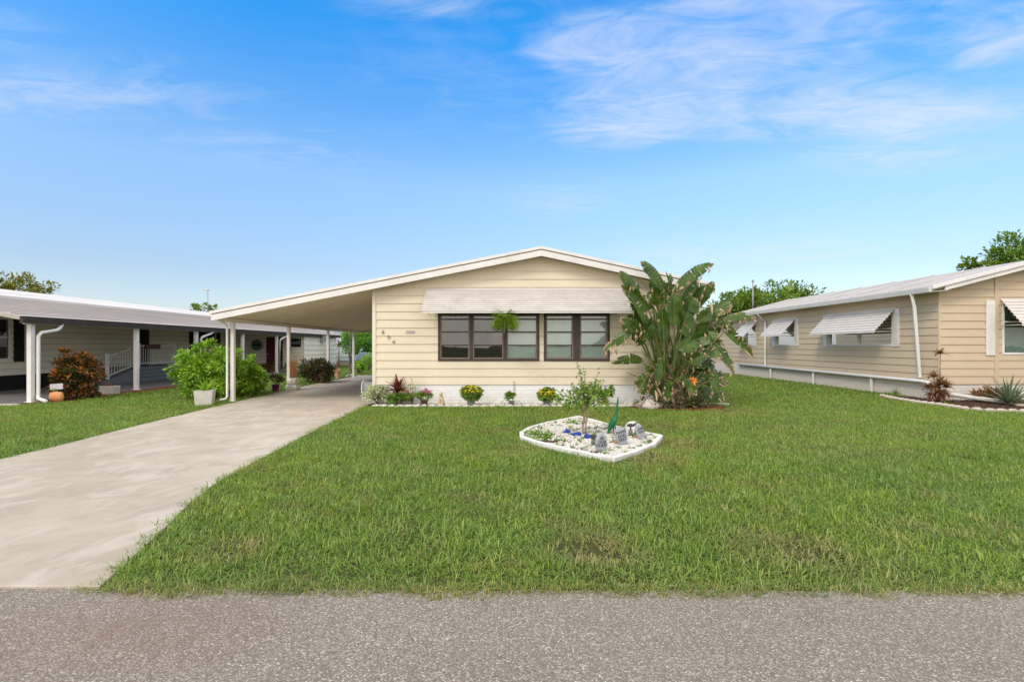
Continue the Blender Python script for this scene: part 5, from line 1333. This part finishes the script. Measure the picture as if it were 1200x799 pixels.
p = gr(1181, 476); t = thing('spiky_agave', 'grey green spiky agave clump beside the white drain pipe', 'plant', p)
mb = MB(); rosette(mb, p+Vector((0,0,.08)), 50, .75, .05, (.08,1.35), .35, 31); rosette(mb, p+Vector((.5,.3,.05)), 30, .6, .045, (.1,1.3), .4, 32); obj('leaves', mb, foliage('agave_leaf', [(.06,.09,.05), (.12,.17,.09), (.24,.28,.18)], trans=.1), t, recalc=False)
p = gr(1160, 472); bush('ground_plant', 'withered rusty orange plant left of the agave clump', p, (.45,.3,.2), .18, 40, 20, .12, .04, G_rust, 95, .4, 10, .006)
p = gr(1049, 463.5); t = thing('grass_tuft', 'small tuft of bright green blades in the mulch by the drain pipe', 'plant', p); mb = MB(); rosette(mb, p, 60, .28, .012, (.05,1.2), .5, 35); obj('blades', mb, G_herb, t, recalc=False)
p = gr(1140, 478); t = thing('grass_tuft', 'low green weeds in the mulch before the drain pipe', 'plant', p+Vector((-.3,.4,0))); mb = MB(); rosette(mb, p+Vector((-.3,.4,0)), 60, .18, .012, (.3,1.4), .5, 36); obj('blades', mb, G_herb, t, recalc=False)
mb = MB(); mb.obox((12.75, 12.6, .035), .5, .3, .04, (0,0,-.5)); o = obj('splash_block', mb, M['edging'], org=(12.75,12.6,0), bevel=.01); tag(o, 'flat concrete splash block under the open end of the drain pipe', 'splash block')
mb = MB(); a = gr(822, 476.5); mb.obox((5.05, 12.95, .03), .95, .09, .06, (0,0,-.35)); o = obj('concrete_kerb', mb, M['planter_c'], org=(5.05,12.95,0), bevel=.01); tag(o, 'short pale concrete kerb right of the big paddle leaved plant', 'kerb')

# ------------------------------------------------------------------ world, sun, camera
SUN_EL, SUN_AZ = R(43), R(218)     # azimuth measured clockwise from +Y
sd = Vector((math.sin(SUN_AZ)*math.cos(SUN_EL), math.cos(SUN_AZ)*math.cos(SUN_EL), math.sin(SUN_EL)))
L = bpy.data.lights.new('sun', 'SUN'); L.energy = 1.5; L.angle = R(16); L.color = (1.0, .93, .84)
so = bpy.data.objects.new('sun', L); COL.objects.link(so); so.rotation_euler = sd.to_track_quat('Z', 'Y').to_euler()
wd_ = bpy.data.worlds.new('World'); sc.world = wd_; wd_.use_nodes = True; nt = wd_.node_tree; nt.nodes.clear()
def wn(ty, **kw):
    n_ = nt.nodes.new(ty)
    for k, v in kw.items(): setattr(n_, k, v)
    return n_
wl_ = nt.links.new
sky = wn('ShaderNodeTexSky', sky_type='NISHITA'); sky.sun_disc = False; sky.sun_elevation = SUN_EL; sky.sun_rotation = SUN_AZ; sky.air_density = 1.0; sky.dust_density = .6; sky.ozone_density = 1.6
hs = wn('ShaderNodeHueSaturation'); hs.inputs['Saturation'].default_value = 1.0; hs.inputs['Value'].default_value = 1.0; wl_(sky.outputs[0], hs.inputs['Color'])
tc = wn('ShaderNodeTexCoord'); sep = wn('ShaderNodeSeparateXYZ'); wl_(tc.outputs['Generated'], sep.inputs[0])
def wm(op, a, b=0):
    n_ = wn('ShaderNodeMath', operation=op)
    for k, v in ((0,a),(1,b)):
        if hasattr(v, 'is_output'): wl_(v, n_.inputs[k])
        else: n_.inputs[k].default_value = v
    return n_.outputs[0]
def wramp(f, stops):
    n_ = wn('ShaderNodeValToRGB'); e = n_.color_ramp.elements
    while len(e) < len(stops): e.new(.5)
    for i, (p_, c_) in enumerate(stops): e[i].position = p_; e[i].color = (c_,c_,c_,1)
    wl_(f, n_.inputs[0]); return n_.outputs[0]
den = wm('MAXIMUM', sep.outputs[2], .03)
u = wm('DIVIDE', sep.outputs[0], den); v = wm('DIVIDE', sep.outputs[1], den)
cb = wn('ShaderNodeCombineXYZ'); wl_(u, cb.inputs[0]); wl_(v, cb.inputs[1])
def wnoise(scale, detail, sx, sy, rot, off=(0,0,0), dist=0):
    mp = wn('ShaderNodeMapping'); mp.inputs['Scale'].default_value = (sx, sy, 1); mp.inputs['Rotation'].default_value = (0,0,rot); mp.inputs['Location'].default_value = off
    wl_(cb.outputs[0], mp.inputs[0]); n_ = wn('ShaderNodeTexNoise'); n_.inputs['Scale'].default_value = scale; n_.inputs['Detail'].default_value = detail; n_.inputs['Roughness'].default_value = .62; n_.inputs['Distortion'].default_value = dist
    wl_(mp.outputs[0], n_.inputs['Vector']); return n_.outputs[0]
wisp = wm('ADD', wm('MULTIPLY', wnoise(3.6, 10, .75, 1.5, R(24), (3,1,0), 1.2), .62), wm('MULTIPLY', wnoise(1.2, 4, 1, 1, 0, (8,3,0)), .38)); patch = wnoise(.55, 3, 1, 1, 0, (7.3,2.2,0))
def wdist(cx, cy, rx, ry):      # patch of cloud round a point of the cloud layer
    a_ = wm('DIVIDE', wm('SUBTRACT', u, cx), rx); b_ = wm('DIVIDE', wm('SUBTRACT', v, cy), ry)
    return wramp(wm('ADD', wm('MULTIPLY', a_, a_), wm('MULTIPLY', b_, b_)), [(0, 1), (.35, .5), (1, 0)])
reg = None
for cx, cy, rx_, ry_, wt_ in ((.80,1.74,.34,.26,1.0), (.34,1.70,.26,.16,.8), (.55,2.25,.34,.34,.85), (1.25,2.20,.62,.26,.75), (1.62,1.66,.22,.16,.9), (1.9,2.25,.35,.22,.7), (1.0,1.45,.5,.12,.6),
                              (2.1,2.75,.5,.3,.55), (.35,3.55,.35,.5,.45), (-1.75,2.0,.75,.26,.5), (-1.1,2.6,.6,.35,.35), (-.2,1.5,.25,.08,.35), (2.6,5.6,2.0,1.4,.5), (.9,1.9,1.3,.7,.35), (-1.8,1.6,.35,.12,.5)):
    d_ = wm('MULTIPLY', wdist(cx, cy, rx_*1.35, ry_*1.35), wt_)
    reg = d_ if reg is None else wm('ADD', reg, d_)
reg = wm('MINIMUM', reg, 1.0)
cl = wm('MULTIPLY', wramp(wm('ADD', wisp, wm('MULTIPLY', reg, .17)), [(.47, 0), (.56, .22), (.80, 1)]), wramp(reg, [(0, 0), (.5, 1)]))
cl = wm('MULTIPLY', cl, .66)
tr_ = wn('ShaderNodeValToRGB'); e = tr_.color_ramp.elements; e.new(.5); e.new(.5)
for i_, (p_, c_) in enumerate(((.0, (.50,.47,.47)), (.13, (.49,.485,.51)), (.293, (.60,.70,.74)), (.52, (.12,.66,1.0)))): e[i_].position = p_; e[i_].color = (*c_, 1)
wl_(sep.outputs[2], tr_.inputs[0])
ts = wn('ShaderNodeVectorMath', operation='SCALE'); wl_(tr_.outputs[0], ts.inputs[0]); ts.inputs['Scale'].default_value = 2.2
tm = wn('ShaderNodeVectorMath', operation='MULTIPLY'); wl_(hs.outputs[0], tm.inputs[0]); wl_(ts.outputs[0], tm.inputs[1])
# pale band near the horizon
hz = wramp(sep.outputs[2], [(0, .4), (.12, 0)])
mx0 = wn('ShaderNodeMix', data_type='RGBA'); wl_(hz, mx0.inputs[0]); wl_(tm.outputs[0], mx0.inputs[6]); mx0.inputs[7].default_value = (4.2, 5.5, 7.0, 1)
mx = wn('ShaderNodeMix', data_type='RGBA'); wl_(cl, mx.inputs[0]); wl_(mx0.outputs[2], mx.inputs[6]); mx.inputs[7].default_value = (5.6, 6.0, 6.9, 1)
# unseen warm bright cloud added overhead and behind the camera as fill light
back = wramp(wm('MULTIPLY', sep.outputs[1], -1), [(0, 0), (.35, 1)])
r2_ = wm('DIVIDE', wm('ADD', wm('MULTIPLY', u, u), wm('MULTIPLY', wm('ADD', v, .9), wm('ADD', v, .9))), 4.4)
over = wramp(r2_, [(.45, 1), (1, 0)])
bk = wm('MULTIPLY', wm('MAXIMUM', back, over), wramp(wnoise(.8, 5, 1, 1, 0, (1,5,0)), [(.3, .55), (.6, .92)]))
mx2 = wn('ShaderNodeMix', data_type='RGBA'); wl_(bk, mx2.inputs[0]); wl_(mx.outputs[2], mx2.inputs[6]); mx2.inputs[7].default_value = (14.2, 13.1, 11.9, 1)
bg = wn('ShaderNodeBackground'); bg.inputs[1].default_value = .12; wl_(mx2.outputs[2], bg.inputs[0]); wo = wn('ShaderNodeOutputWorld'); wl_(bg.outputs[0], wo.inputs[0])

cam = bpy.data.cameras.new('camera'); co = bpy.data.objects.new('camera', cam); COL.objects.link(co); sc.camera = co
co.location = (0, 0, CH); co.rotation_euler = (R(90), 0, 0); cam.sensor_width = 36; cam.lens = F/1200*36; cam.clip_end = 2000; cam.clip_start = .05
cam.shift_y = (HY-399.5)/1200; cam.shift_x = (600-VX)/1200
sc.view_settings.view_transform = 'Standard'; sc.view_settings.look = 'None'; sc.view_settings.exposure = .26; sc.view_settings.gamma = 1
sc.cycles.max_bounces = 8; sc.cycles.diffuse_bounces = 6; sc.cycles.transparent_max_bounces = 12; sc.cycles.use_denoising = True
